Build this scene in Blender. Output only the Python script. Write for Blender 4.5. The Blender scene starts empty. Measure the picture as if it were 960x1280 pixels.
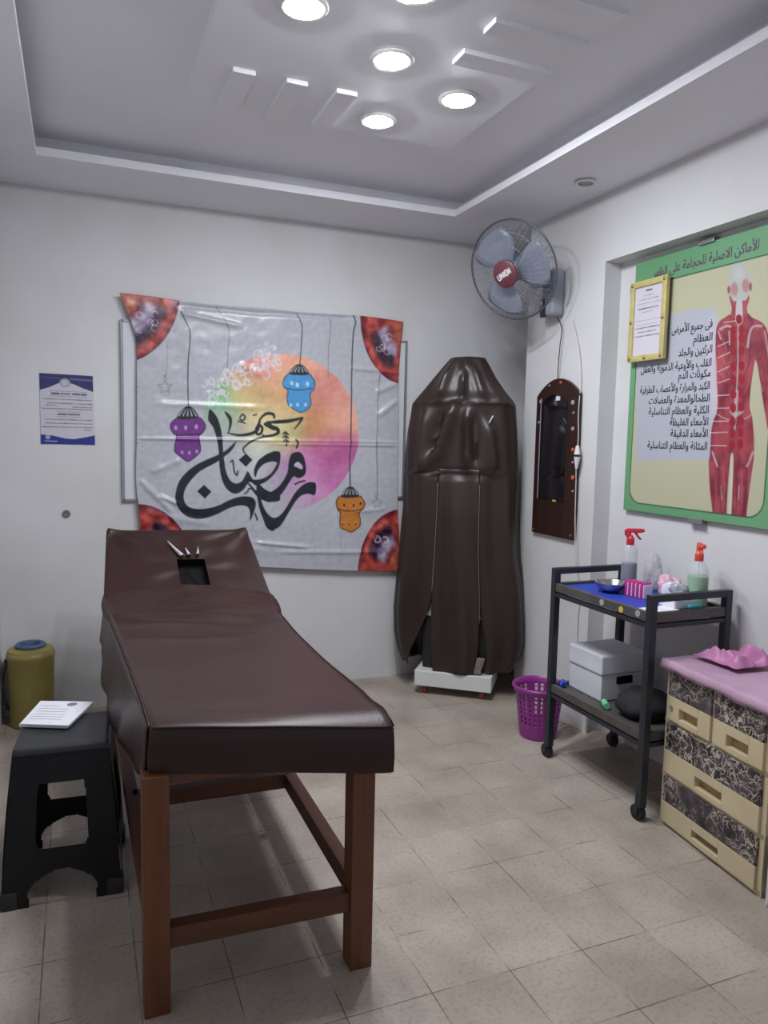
import bpy, bmesh, math, random
import numpy as np
from mathutils import Vector, Matrix, noise as mnoise

random.seed(7)
rng = np.random.default_rng(7)
PI = math.pi
scene = bpy.context.scene
COL = scene.collection

# ------------------------------------------------------------------ camera
FPX = 934.97                       # focal length in pixels of the 960x1280 frame
CAM = np.array([0.0, 0.0, 1.5])
RX = np.array([0.92593124, -0.37708097, 0.02147751])
UP = np.array([0.01705174, 0.0985427, 0.99498672])
FW = np.array([0.37730701, 0.92092306, -0.09767365])
cam = bpy.data.cameras.new('camera')
cam.sensor_fit = 'VERTICAL'
cam.sensor_height = 36.0
cam.sensor_width = 27.0
cam.lens = FPX / 1280 * 36.0
cam.clip_start = 0.02
cam_o = bpy.data.objects.new('camera', cam)
COL.objects.link(cam_o)
M4 = Matrix.Identity(4)
for i in range(3):
    M4[i][0], M4[i][1], M4[i][2], M4[i][3] = RX[i], UP[i], -FW[i], CAM[i]
cam_o.matrix_world = M4
scene.camera = cam_o

# ------------------------------------------------------------------ world + exposure
w = bpy.data.worlds.new('world')
scene.world = w
w.use_nodes = True
bg = w.node_tree.nodes['Background']
bg.inputs[0].default_value = (0.80, 0.86, 1.0, 1)
bg.inputs[1].default_value = 0.5
LAMP = 375.0
vs = scene.view_settings
vs.view_transform = 'Standard'
vs.look = 'None'
vs.gamma = 1.0
vs.use_curve_mapping = False
vs.exposure = 0.0


# ------------------------------------------------------------------ measuring helpers
def at(px, py, axis, val):
    """the point of the plane world[axis] = val that the photograph shows at px, py"""
    d = RX * (px - 480) / FPX - UP * (py - 640) / FPX + FW
    return CAM + d * (val - CAM[axis]) / d[axis]


def proj(P):
    q = np.asarray(P, float) - CAM
    z = q @ FW
    return 480 + FPX * (q @ RX) / z, 640 - FPX * (q @ UP) / z


def s2l(c):
    c = np.asarray(c, float) / 255.0
    return np.where(c <= 0.04045, c / 12.92, ((c + 0.055) / 1.055) ** 2.4)


def rgb(r, g, b):
    return tuple(float(x) for x in s2l((r, g, b)))


# ------------------------------------------------------------------ materials
MATS = {}


def new_mat(name):
    m = bpy.data.materials.new(name)
    m.use_nodes = True
    MATS[name] = m
    nt = m.node_tree
    return m, nt, nt.nodes['Principled BSDF']


def mat(name, col, rough=0.5, metal=0.0, var=0.08, scale=8.0, bump=0.0, bscale=60.0, spec=0.5,
        trans=0.0, alpha=1.0, sheen=0.0, coat=0.0):
    m, nt, b = new_mat(name)
    c = rgb(*col)
    tc = nt.nodes.new('ShaderNodeTexCoord')
    n = nt.nodes.new('ShaderNodeTexNoise')
    n.inputs['Scale'].default_value = scale
    n.inputs['Detail'].default_value = 4
    nt.links.new(tc.outputs['Object'], n.inputs['Vector'])
    r = nt.nodes.new('ShaderNodeValToRGB')
    r.color_ramp.elements[0].position = 0.3
    r.color_ramp.elements[1].position = 0.7
    r.color_ramp.elements[0].color = (c[0] * (1 - var), c[1] * (1 - var), c[2] * (1 - var), 1)
    r.color_ramp.elements[1].color = (min(1, c[0] * (1 + var)), min(1, c[1] * (1 + var)), min(1, c[2] * (1 + var)), 1)
    nt.links.new(n.outputs['Fac'], r.inputs['Fac'])
    nt.links.new(r.outputs['Color'], b.inputs['Base Color'])
    b.inputs['Roughness'].default_value = rough
    b.inputs['Metallic'].default_value = metal
    b.inputs['Specular IOR Level'].default_value = spec
    b.inputs['Transmission Weight'].default_value = trans
    b.inputs['Alpha'].default_value = alpha
    b.inputs['Coat Weight'].default_value = coat
    if bump > 0:
        n2 = nt.nodes.new('ShaderNodeTexNoise')
        n2.inputs['Scale'].default_value = bscale
        n2.inputs['Detail'].default_value = 3
        nt.links.new(tc.outputs['Object'], n2.inputs['Vector'])
        bp = nt.nodes.new('ShaderNodeBump')
        bp.inputs['Strength'].default_value = bump
        bp.inputs['Distance'].default_value = 0.01
        nt.links.new(n2.outputs['Fac'], bp.inputs['Height'])
        nt.links.new(bp.outputs['Normal'], b.inputs['Normal'])
    return m


def mat_vcol(name, rough=0.5, spec=0.5):
    m, nt, b = new_mat(name)
    a = nt.nodes.new('ShaderNodeVertexColor')
    a.layer_name = 'print'
    nt.links.new(a.outputs['Color'], b.inputs['Base Color'])
    b.inputs['Roughness'].default_value = rough
    b.inputs['Specular IOR Level'].default_value = spec
    return m


def mat_wood(name, c1, c2, rough=0.45, axis='Y', scale=3.0):
    m, nt, b = new_mat(name)
    tc = nt.nodes.new('ShaderNodeTexCoord')
    mp = nt.nodes.new('ShaderNodeMapping')
    sc = {'X': (1, 14, 14), 'Y': (14, 1, 14), 'Z': (14, 14, 1)}[axis]
    mp.inputs['Scale'].default_value = sc
    n = nt.nodes.new('ShaderNodeTexNoise')
    n.inputs['Scale'].default_value = scale
    n.inputs['Detail'].default_value = 6
    n.inputs['Distortion'].default_value = 0.6
    r = nt.nodes.new('ShaderNodeValToRGB')
    r.color_ramp.elements[0].position = 0.32
    r.color_ramp.elements[1].position = 0.68
    r.color_ramp.elements[0].color = rgb(*c1) + (1,)
    r.color_ramp.elements[1].color = rgb(*c2) + (1,)
    nt.links.new(tc.outputs['Object'], mp.inputs['Vector'])
    nt.links.new(mp.outputs['Vector'], n.inputs['Vector'])
    nt.links.new(n.outputs['Fac'], r.inputs['Fac'])
    nt.links.new(r.outputs['Color'], b.inputs['Base Color'])
    b.inputs['Roughness'].default_value = rough
    return m


def mat_marble(name):
    m, nt, b = new_mat(name)
    L = nt.links.new
    tc = nt.nodes.new('ShaderNodeTexCoord')
    n = nt.nodes.new('ShaderNodeTexNoise')
    n.inputs['Scale'].default_value = 9
    n.inputs['Detail'].default_value = 6
    L(tc.outputs['Object'], n.inputs['Vector'])
    mix = nt.nodes.new('ShaderNodeMix')
    mix.data_type = 'VECTOR'
    mix.inputs[0].default_value = 0.22
    L(tc.outputs['Object'], mix.inputs[4])
    L(n.outputs['Color'], mix.inputs[5])
    acc = None
    for sc, wdt in ((13, 0.05), (31, 0.045)):
        v = nt.nodes.new('ShaderNodeTexVoronoi')
        v.feature = 'DISTANCE_TO_EDGE'
        v.inputs['Scale'].default_value = sc
        L(mix.outputs[1], v.inputs['Vector'])
        r = nt.nodes.new('ShaderNodeValToRGB')
        r.color_ramp.elements[0].color = (1, 1, 1, 1)
        r.color_ramp.elements[1].color = (0, 0, 0, 1)
        r.color_ramp.elements[1].position = wdt
        L(v.outputs['Distance'], r.inputs['Fac'])
        if acc is None:
            acc = r.outputs['Color']
        else:
            mx = nt.nodes.new('ShaderNodeMath')
            mx.operation = 'MAXIMUM'
            L(acc, mx.inputs[0])
            L(r.outputs['Color'], mx.inputs[1])
            acc = mx.outputs[0]
    n2 = nt.nodes.new('ShaderNodeTexNoise')
    n2.inputs['Scale'].default_value = 5
    n2.inputs['Detail'].default_value = 3
    L(tc.outputs['Object'], n2.inputs['Vector'])
    r2 = nt.nodes.new('ShaderNodeValToRGB')
    r2.color_ramp.elements[0].position = 0.36
    r2.color_ramp.elements[1].position = 0.56
    L(n2.outputs['Fac'], r2.inputs['Fac'])
    mu = nt.nodes.new('ShaderNodeMath')
    mu.operation = 'MULTIPLY'
    L(acc, mu.inputs[0])
    L(r2.outputs['Color'], mu.inputs[1])
    n3 = nt.nodes.new('ShaderNodeTexNoise')
    n3.inputs['Scale'].default_value = 16
    n3.inputs['Detail'].default_value = 5
    L(tc.outputs['Object'], n3.inputs['Vector'])
    base = nt.nodes.new('ShaderNodeValToRGB')
    base.color_ramp.elements[0].position = 0.35
    base.color_ramp.elements[0].color = rgb(34, 29, 32) + (1,)
    base.color_ramp.elements[1].position = 0.7
    base.color_ramp.elements[1].color = rgb(92, 80, 92) + (1,)
    L(n3.outputs['Fac'], base.inputs['Fac'])
    fin = nt.nodes.new('ShaderNodeMix')
    fin.data_type = 'RGBA'
    L(mu.outputs[0], fin.inputs[0])
    L(base.outputs['Color'], fin.inputs[6])
    fin.inputs[7].default_value = rgb(215, 205, 185) + (1,)
    L(fin.outputs[2], b.inputs['Base Color'])
    b.inputs['Roughness'].default_value = 0.35
    return m


def mat_floor(name):
    m, nt, b = new_mat(name)
    L = nt.links.new
    tc = nt.nodes.new('ShaderNodeTexCoord')
    mp = nt.nodes.new('ShaderNodeMapping')
    mp.inputs['Location'].default_value = (-0.868, -1.944, 0)
    L(tc.outputs['Object'], mp.inputs['Vector'])
    nw = nt.nodes.new('ShaderNodeTexNoise')
    nw.inputs['Scale'].default_value = 5
    L(tc.outputs['Object'], nw.inputs['Vector'])
    br = nt.nodes.new('ShaderNodeTexBrick')
    br.offset = 0.0
    br.squash = 1.0
    br.inputs['Scale'].default_value = 1.0
    br.inputs['Brick Width'].default_value = 0.2465
    br.inputs['Row Height'].default_value = 0.2465
    br.inputs['Mortar Size'].default_value = 0.0026
    br.inputs['Mortar Smooth'].default_value = 0.6
    br.inputs['Bias'].default_value = 0.0
    br.inputs['Color1'].default_value = rgb(178, 168, 158) + (1,)
    br.inputs['Color2'].default_value = rgb(170, 159, 149) + (1,)
    L(mp.outputs['Vector'], br.inputs['Vector'])
    # mortar colour: dirty in places, pale in others
    rm = nt.nodes.new('ShaderNodeValToRGB')
    rm.color_ramp.elements[0].position = 0.42
    rm.color_ramp.elements[0].color = rgb(112, 102, 95) + (1,)
    rm.color_ramp.elements[1].position = 0.6
    rm.color_ramp.elements[1].color = rgb(186, 177, 165) + (1,)
    L(nw.outputs['Fac'], rm.inputs['Fac'])
    L(rm.outputs['Color'], br.inputs['Mortar'])
    # mottling + specks
    n1 = nt.nodes.new('ShaderNodeTexNoise')
    n1.inputs['Scale'].default_value = 3.2
    n1.inputs['Detail'].default_value = 6
    L(tc.outputs['Object'], n1.inputs['Vector'])
    r1 = nt.nodes.new('ShaderNodeValToRGB')
    r1.color_ramp.elements[0].position = 0.3
    r1.color_ramp.elements[0].color = (0.72, 0.70, 0.67, 1)
    r1.color_ramp.elements[1].position = 0.68
    r1.color_ramp.elements[1].color = (1.06, 1.05, 1.03, 1)
    L(n1.outputs['Fac'], r1.inputs['Fac'])
    m1 = nt.nodes.new('ShaderNodeMix')
    m1.data_type = 'RGBA'
    m1.blend_type = 'MULTIPLY'
    m1.inputs[0].default_value = 1
    L(br.outputs['Color'], m1.inputs[6])
    L(r1.outputs['Color'], m1.inputs[7])
    n2 = nt.nodes.new('ShaderNodeTexNoise')
    n2.inputs['Scale'].default_value = 75
    n2.inputs['Detail'].default_value = 4
    n2.inputs['Roughness'].default_value = 0.6
    L(tc.outputs['Object'], n2.inputs['Vector'])
    r2 = nt.nodes.new('ShaderNodeValToRGB')
    r2.color_ramp.elements[0].position = 0.30
    r2.color_ramp.elements[0].color = (0.62, 0.58, 0.55, 1)
    r2.color_ramp.elements[1].position = 0.50
    r2.color_ramp.elements[1].color = (1, 1, 1, 1)
    L(n2.outputs['Fac'], r2.inputs['Fac'])
    m2 = nt.nodes.new('ShaderNodeMix')
    m2.data_type = 'RGBA'
    m2.blend_type = 'MULTIPLY'
    m2.inputs[0].default_value = 0.6
    L(m1.outputs[2], m2.inputs[6])
    L(r2.outputs['Color'], m2.inputs[7])
    L(m2.outputs[2], b.inputs['Base Color'])
    b.inputs['Roughness'].default_value = 0.42
    b.inputs['Specular IOR Level'].default_value = 0.35
    bp = nt.nodes.new('ShaderNodeBump')
    bp.inputs['Strength'].default_value = 0.25
    bp.inputs['Distance'].default_value = 0.003
    bp.invert = True
    L(br.outputs['Fac'], bp.inputs['Height'])
    L(bp.outputs['Normal'], b.inputs['Normal'])
    return m


def mat_wall(name, col, stain=0.10):
    """painted plaster, with grubby patches low down that belong to the paint"""
    m, nt, b = new_mat(name)
    L = nt.links.new
    c = rgb(*col)
    tc = nt.nodes.new('ShaderNodeTexCoord')
    n = nt.nodes.new('ShaderNodeTexNoise')
    n.inputs['Scale'].default_value = 1.6
    n.inputs['Detail'].default_value = 5
    L(tc.outputs['Object'], n.inputs['Vector'])
    r = nt.nodes.new('ShaderNodeValToRGB')
    r.color_ramp.elements[0].position = 0.33
    r.color_ramp.elements[0].color = (c[0] * (1 - stain), c[1] * (1 - stain * 1.05), c[2] * (1 - stain * 1.25), 1)
    r.color_ramp.elements[1].position = 0.6
    r.color_ramp.elements[1].color = c + (1,)
    L(n.outputs['Fac'], r.inputs['Fac'])
    L(r.outputs['Color'], b.inputs['Base Color'])
    b.inputs['Roughness'].default_value = 0.6
    b.inputs['Specular IOR Level'].default_value = 0.25
    n2 = nt.nodes.new('ShaderNodeTexNoise')
    n2.inputs['Scale'].default_value = 28
    L(tc.outputs['Object'], n2.inputs['Vector'])
    bp = nt.nodes.new('ShaderNodeBump')
    bp.inputs['Strength'].default_value = 0.06
    bp.inputs['Distance'].default_value = 0.01
    L(n2.outputs['Fac'], bp.inputs['Height'])
    L(bp.outputs['Normal'], b.inputs['Normal'])
    return m


def mat_emit(name, col, strength):
    m, nt, b = new_mat(name)
    b.inputs['Base Color'].default_value = (0.8, 0.8, 0.8, 1)
    b.inputs['Emission Color'].default_value = tuple(col) + (1,)
    b.inputs['Emission Strength'].default_value = strength
    return m


mat_wall('wall_paint', (212, 211, 213))
mat_wall('ceiling_paint', (232, 231, 237), 0.05)
mat_floor('floor_tiles')
mat('leather', (53, 32, 30), 0.36, var=0.10, scale=6, bump=0.10, bscale=220, spec=0.32)
mat('leather_cover', (46, 34, 31), 0.38, var=0.12, scale=5, bump=0.10, bscale=220, spec=0.5)
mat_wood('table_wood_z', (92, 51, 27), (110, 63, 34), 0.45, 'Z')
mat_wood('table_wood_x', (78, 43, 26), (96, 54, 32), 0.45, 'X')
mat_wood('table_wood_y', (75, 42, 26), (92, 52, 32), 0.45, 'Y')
mat('black_plastic', (38, 39, 43), 0.42, var=0.10, bump=0.05, bscale=300)
mat('dark_fabric', (30, 30, 34), 0.8, var=0.2)
mat('hole_black', (9, 8, 11), 0.7, var=0.3, scale=30, spec=0.2, bump=0.5, bscale=40)
mat('paper_white', (226, 224, 232), 0.6, var=0.02)
mat('shine_white', (205, 200, 205), 0.6, var=0.05)
mat('ink_grey', (120, 120, 140), 0.7, var=0.1)
mat('yellow_plastic', (146, 132, 72), 0.45, var=0.08, scale=5)
mat('blue_lid', (70, 92, 125), 0.4, var=0.08)
mat('purple_plastic', (142, 52, 136), 0.38, var=0.08)
mat('cart_metal', (50, 52, 60), 0.42, metal=0.35, var=0.12)
mat('cart_lip', (86, 82, 79), 0.45, metal=0.25, var=0.15, scale=14)
mat('blue_liner', (40, 62, 170), 0.5, var=0.08)
mat('rubber', (30, 30, 33), 0.6, var=0.1)
mat('steel', (190, 190, 195), 0.2, metal=1.0, var=0.03)
mat('foam', (214, 216, 224), 0.65, var=0.03, bump=0.08, bscale=160)
mat('cream_plastic', (204, 188, 154), 0.42, var=0.06, scale=10, bump=0.03, bscale=200)
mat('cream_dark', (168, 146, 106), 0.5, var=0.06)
mat_marble('marble_print')
mat('pink_cover', (184, 150, 174), 0.36, var=0.10, scale=6, bump=0.12, bscale=30)
mat('pink_cloth', (178, 112, 156), 0.5, var=0.08, scale=10)
mat('magenta_plastic', (196, 40, 132), 0.35, var=0.08)
mat('pink_bag', (222, 180, 196), 0.3, var=0.15, scale=25, bump=0.5, bscale=45)
mat('clear_bag', (205, 200, 210), 0.25, var=0.1, scale=25, bump=0.5, bscale=45, alpha=0.5)
mat('red_plastic', (206, 46, 66), 0.35, var=0.06)
mat('coral_plastic', (222, 84, 66), 0.35, var=0.06)
mat('clear_plastic', (222, 226, 232), 0.12, var=0.01, alpha=0.28)
mat('blue_liquid', (62, 70, 112), 0.15, var=0.03, alpha=0.85)
mat('green_liquid', (118, 178, 128), 0.15, var=0.04, alpha=0.88)
mat('teal_plastic', (50, 132, 142), 0.4, var=0.06)
mat('mint_plastic', (120, 200, 150), 0.4, var=0.06)
mat('white_plastic', (214, 216, 212), 0.4, var=0.03)
mat('grey_plastic', (150, 156, 168), 0.42, var=0.04)
mat('fan_grey', (128, 134, 150), 0.45, var=0.06)
mat('fan_blue', (128, 134, 150), 0.35, var=0.06)
mat('fan_wire', (92, 98, 110), 0.35, metal=0.4, var=0.05)
mat('fan_mesh', (150, 155, 166), 0.35, metal=0.2, var=0.04)
mat('fan_red', (106, 54, 66), 0.45, var=0.06)
mat('white_print', (226, 222, 226), 0.5, var=0.02)
mat('cable_black', (48, 48, 52), 0.5, var=0.05)
mat('cable_white', (196, 192, 184), 0.5, var=0.05)
mat_wood('mirror_board', (42, 26, 22), (56, 35, 28), 0.3, 'Z', 2.0)
mat('mirror_glass', (150, 152, 165), 0.04, metal=1.0, var=0.01)
mat('brass', (168, 142, 88), 0.35, metal=0.6, var=0.08)
mat('poster_print_ink', (44, 42, 52), 0.6, var=0.04)
mat('title_ink', (92, 58, 92), 0.6, var=0.04)
mat('clip_grey', (132, 134, 132), 0.4, metal=0.4, var=0.06)
mat('gold_frame', (196, 184, 124), 0.42, metal=0.15, var=0.10, scale=30, bump=0.25, bscale=70)
mat('board_white', (206, 208, 214), 0.35, var=0.02)
mat('board_frame', (150, 152, 158), 0.35, metal=0.4, var=0.04)
mat('knob_grey', (120, 118, 112), 0.4, metal=0.3, var=0.2, scale=60)
mat('caster_red', (150, 66, 56), 0.45, var=0.06)
mat('zip_tape', (128, 110, 94), 0.5, var=0.06)
mat('lining_fur', (120, 112, 108), 0.8, var=0.25, scale=40)
mat('machine_dark', (24, 30, 32), 0.5, var=0.2)
mat('blue_box', (44, 62, 96), 0.45, var=0.08)
mat('orange_dot', (214, 92, 80), 0.45, var=0.05)
mat('green_dot', (120, 140, 130), 0.45, var=0.05)
mat('yellow_dot', (196, 180, 80), 0.45, var=0.05)
mat('silver_print', (176, 176, 186), 0.35, metal=0.3, var=0.05)
mat_emit('lamp_glow', (0.92, 0.955, 1.0), LAMP)
mat_vcol('banner_print', 0.30, 0.6)
mat_vcol('poster_print', 0.45, 0.4)
mat_vcol('notice_print', 0.55, 0.3)
mat_vcol('certificate_print', 0.4, 0.4)


# ------------------------------------------------------------------ object helpers
ROOTM = {}


def tag(o, label, cat, group=None, kind=None):
    o['label'] = label
    o['category'] = cat
    if group:
        o['group'] = group
    if kind:
        o['kind'] = kind
    return o


def thing(name, label, cat, loc, rotz=0.0, group=None):
    e = bpy.data.objects.new(name, None)
    e.empty_display_size = 0.05
    COL.objects.link(e)
    e.location = loc
    e.rotation_euler = (0, 0, rotz)
    ROOTM[e.name] = Matrix.Translation(Vector(loc)) @ Matrix.Rotation(rotz, 4, 'Z')
    return tag(e, label, cat, group)


def rootm(p):
    while p.parent is not None:
        p = p.parent
    return ROOTM.get(p.name, Matrix.Identity(4))


class MB:
    """collects shapes in world space (or in a thing's own frame) for one mesh object"""

    def __init__(s):
        s.b = bmesh.new()

    def _xf(s, vs, M):
        for v in vs:
            v.co = M @ v.co
        return vs

    def box(s, c, size, rot=None, M=None, bev=0.0, seg=2):
        r = bmesh.ops.create_cube(s.b, size=1.0)
        vs = r['verts']
        for v in vs:
            v.co = Vector((v.co.x * size[0], v.co.y * size[1], v.co.z * size[2]))
        if bev > 0:
            es = list({e for v in vs for e in v.link_edges})
            rr = bmesh.ops.bevel(s.b, geom=es, offset=bev, segments=seg, affect='EDGES', profile=0.6)
            vs = list({v for f in rr['faces'] for v in f.verts} | {v for v in vs if v.is_valid})
        T = Matrix.Translation(Vector(c))
        if rot is not None:
            T = T @ rot.to_4x4()
        if M is not None:
            T = M @ T
        s._xf(vs, T)
        return vs

    def bar(s, a, b, wd, ht, up=(0, 0, 1), bev=0.0):
        """a rectangular bar from a to b"""
        a, b = Vector(a), Vector(b)
        d = (b - a)
        L = d.length
        d.normalize()
        u = Vector(up)
        x = d.cross(u)
        if x.length < 1e-4:
            x = Vector((1, 0, 0))
        x.normalize()
        z = x.cross(d)
        R = Matrix((x, d, z)).transposed()
        return s.box((a + b) / 2, (wd, L, ht), rot=R, bev=bev)

    def cyl(s, a, b, r0, r1=None, n=20, caps=True):
        a, b = Vector(a), Vector(b)
        r1 = r0 if r1 is None else r1
        d = b - a
        r = bmesh.ops.create_cone(s.b, cap_ends=caps, segments=n, radius1=max(r0, 1e-5), radius2=max(r1, 1e-5), depth=d.length)
        q = Vector((0, 0, 1)).rotation_difference(d.normalized())
        s._xf(r['verts'], Matrix.Translation((a + b) / 2) @ q.to_matrix().to_4x4())
        return r['verts']

    def sphere(s, c, r, n=16, scale=(1, 1, 1), rot=None):
        g = bmesh.ops.create_uvsphere(s.b, u_segments=n, v_segments=max(6, n // 2), radius=1.0)
        T = Matrix.Translation(Vector(c))
        if rot is not None:
            T = T @ rot.to_4x4()
        T = T @ Matrix.Diagonal((r * scale[0], r * scale[1], r * scale[2], 1))
        s._xf(g['verts'], T)
        return g['verts']

    def tube(s, pts, r, n=8, closed=False):
        pts = [Vector(p) for p in pts]
        N = len(pts)
        rings = []
        ref = Vector((0, 0, 1))
        for i, p in enumerate(pts):
            if closed:
                t = pts[(i + 1) % N] - pts[i - 1]
            else:
                t = pts[min(i + 1, N - 1)] - pts[max(i - 1, 0)]
            t.normalize()
            x = t.cross(ref)
            if x.length < 0.05:
                x = t.cross(Vector((1, 0, 0)))
            x.normalize()
            y = t.cross(x)
            rr = r[i] if hasattr(r, '__len__') else r
            rings.append([s.b.verts.new(p + x * rr * math.cos(2 * PI * k / n) + y * rr * math.sin(2 * PI * k / n)) for k in range(n)])
        for i in range(N if closed else N - 1):
            A, B = rings[i], rings[(i + 1) % N]
            for k in range(n):
                s.b.faces.new((A[k], A[(k + 1) % n], B[(k + 1) % n], B[k]))
        if not closed:
            s.b.faces.new(rings[0][::-1])
            s.b.faces.new(rings[-1])

    def lathe(s, prof, c=(0, 0, 0), n=32, axis=None, cap0=True, cap1=True, sx=1.0, sy=1.0):
        """prof = [(r, z), ...] turned about z through c"""
        T = Matrix.Translation(Vector(c))
        if axis is not None:
            T = T @ Vector((0, 0, 1)).rotation_difference(Vector(axis).normalized()).to_matrix().to_4x4()
        rings = []
        for r, z in prof:
            rings.append([s.b.verts.new(T @ Vector((r * sx * math.cos(2 * PI * k / n), r * sy * math.sin(2 * PI * k / n), z))) for k in range(n)])
        for A, B in zip(rings, rings[1:]):
            for k in range(n):
                s.b.faces.new((A[k], A[(k + 1) % n], B[(k + 1) % n], B[k]))
        if cap0:
            s.b.faces.new(rings[0][::-1])
        if cap1:
            s.b.faces.new(rings[-1])

    def prism(s, poly, d):
        """poly = list of 3-D points (a flat outline), pushed through by d"""
        d = Vector(d)
        A = [s.b.verts.new(Vector(p)) for p in poly]
        B = [s.b.verts.new(Vector(p) + d) for p in poly]
        n = len(A)
        s.b.faces.new(A[::-1])
        s.b.faces.new(B)
        for k in range(n):
            s.b.faces.new((A[k], A[(k + 1) % n], B[(k + 1) % n], B[k]))

    def grid(s, P, flip=False):
        """P = rows of points; returns the verts"""
        V = [[s.b.verts.new(Vector(p)) for p in row] for row in P]
        for i in range(len(V) - 1):
            for j in range(len(V[0]) - 1):
                q = (V[i][j], V[i + 1][j], V[i + 1][j + 1], V[i][j + 1])
                s.b.faces.new(q[::-1] if flip else q)
        return V

    def slab(s, top, ns, nt, drops, close=True):
        """a draped or padded slab: top(u, v) over the unit square, then rings pushed
        down and out; drops = [(down, out), ...]"""
        V = [[s.b.verts.new(Vector(top(i / ns, j / nt))) for j in range(nt + 1)] for i in range(ns + 1)]
        for i in range(ns):
            for j in range(nt):
                s.b.faces.new((V[i][j], V[i + 1][j], V[i + 1][j + 1], V[i][j + 1]))
        ring = [V[0][j] for j in range(nt + 1)] + [V[i][nt] for i in range(1, ns + 1)] + \
               [V[ns][j] for j in range(nt - 1, -1, -1)] + [V[i][0] for i in range(ns - 1, 0, -1)]
        N = len(ring)
        cen = sum((v.co for v in ring), Vector()) / N
        base = [v.co.copy() for v in ring]
        nor = []
        for k in range(N):
            t = base[(k + 1) % N] - base[k - 1]
            o = Vector((t.y, -t.x, 0))
            if o.length < 1e-9:
                o = base[k] - cen
            o.z = 0
            o.normalize()
            if o.dot(base[k] - cen) < 0:
                o = -o
            nor.append(o)
        prev = ring
        for dn in drops:
            dz, out = dn[0], dn[1]
            cur = []
            for k in range(N):
                f = dn[2](k / N, base[k]) if len(dn) > 2 else 0.0
                cur.append(s.b.verts.new(base[k] + nor[k] * out + Vector((0, 0, -dz + f))))
            for k in range(N):
                s.b.faces.new((prev[k], cur[k], cur[(k + 1) % N], prev[(k + 1) % N]))
            prev = cur
        if close:
            s.b.faces.new(prev)
        return V

    def build(s, name, m, parent=None, smooth=None, bevel=0.0, local=False, solid=0.0, subsurf=0, recalc=True):
        if recalc:
            bmesh.ops.recalc_face_normals(s.b, faces=s.b.faces[:])
        me = bpy.data.meshes.new(name)
        if parent is not None and not local:
            s.b.transform(rootm(parent).inverted())
        s.b.to_mesh(me)
        s.b.free()
        me.materials.append(MATS[m])
        o = bpy.data.objects.new(name, me)
        COL.objects.link(o)
        if parent is not None:
            o.parent = parent
        if smooth is not None:
            for p in me.polygons:
                p.use_smooth = True
            if smooth < 179:
                try:
                    me.set_sharp_from_angle(angle=math.radians(smooth))
                except Exception:
                    pass
        if solid:
            md = o.modifiers.new('thick', 'SOLIDIFY')
            md.thickness = abs(solid)
            md.offset = -1 if solid > 0 else 1
        if bevel:
            md = o.modifiers.new('bevel', 'BEVEL')
            md.width = bevel
            md.segments = 2
            md.limit_method = 'ANGLE'
            md.angle_limit = math.radians(40)
        if subsurf:
            md = o.modifiers.new('sub', 'SUBSURF')
            md.levels = md.render_levels = subsurf
        return o


def struct(o):
    o['kind'] = 'structure'
    return o


# ------------------------------------------------------------------ printed artwork: colours per vertex of a fine grid
def catmull(pts, n=6):
    P = [np.array(p, float) for p in pts]
    if len(P) < 3:
        return np.array(P)
    out = []
    for i in range(len(P) - 1):
        p0, p1, p2, p3 = P[max(i - 1, 0)], P[i], P[i + 1], P[min(i + 2, len(P) - 1)]
        for k in range(n):
            t = k / n
            out.append(0.5 * (2 * p1 + (p2 - p0) * t + (2 * p0 - 5 * p1 + 4 * p2 - p3) * t * t + (3 * p1 - p0 - 3 * p2 + p3) * t ** 3))
    out.append(P[-1])
    return np.array(out)


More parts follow.
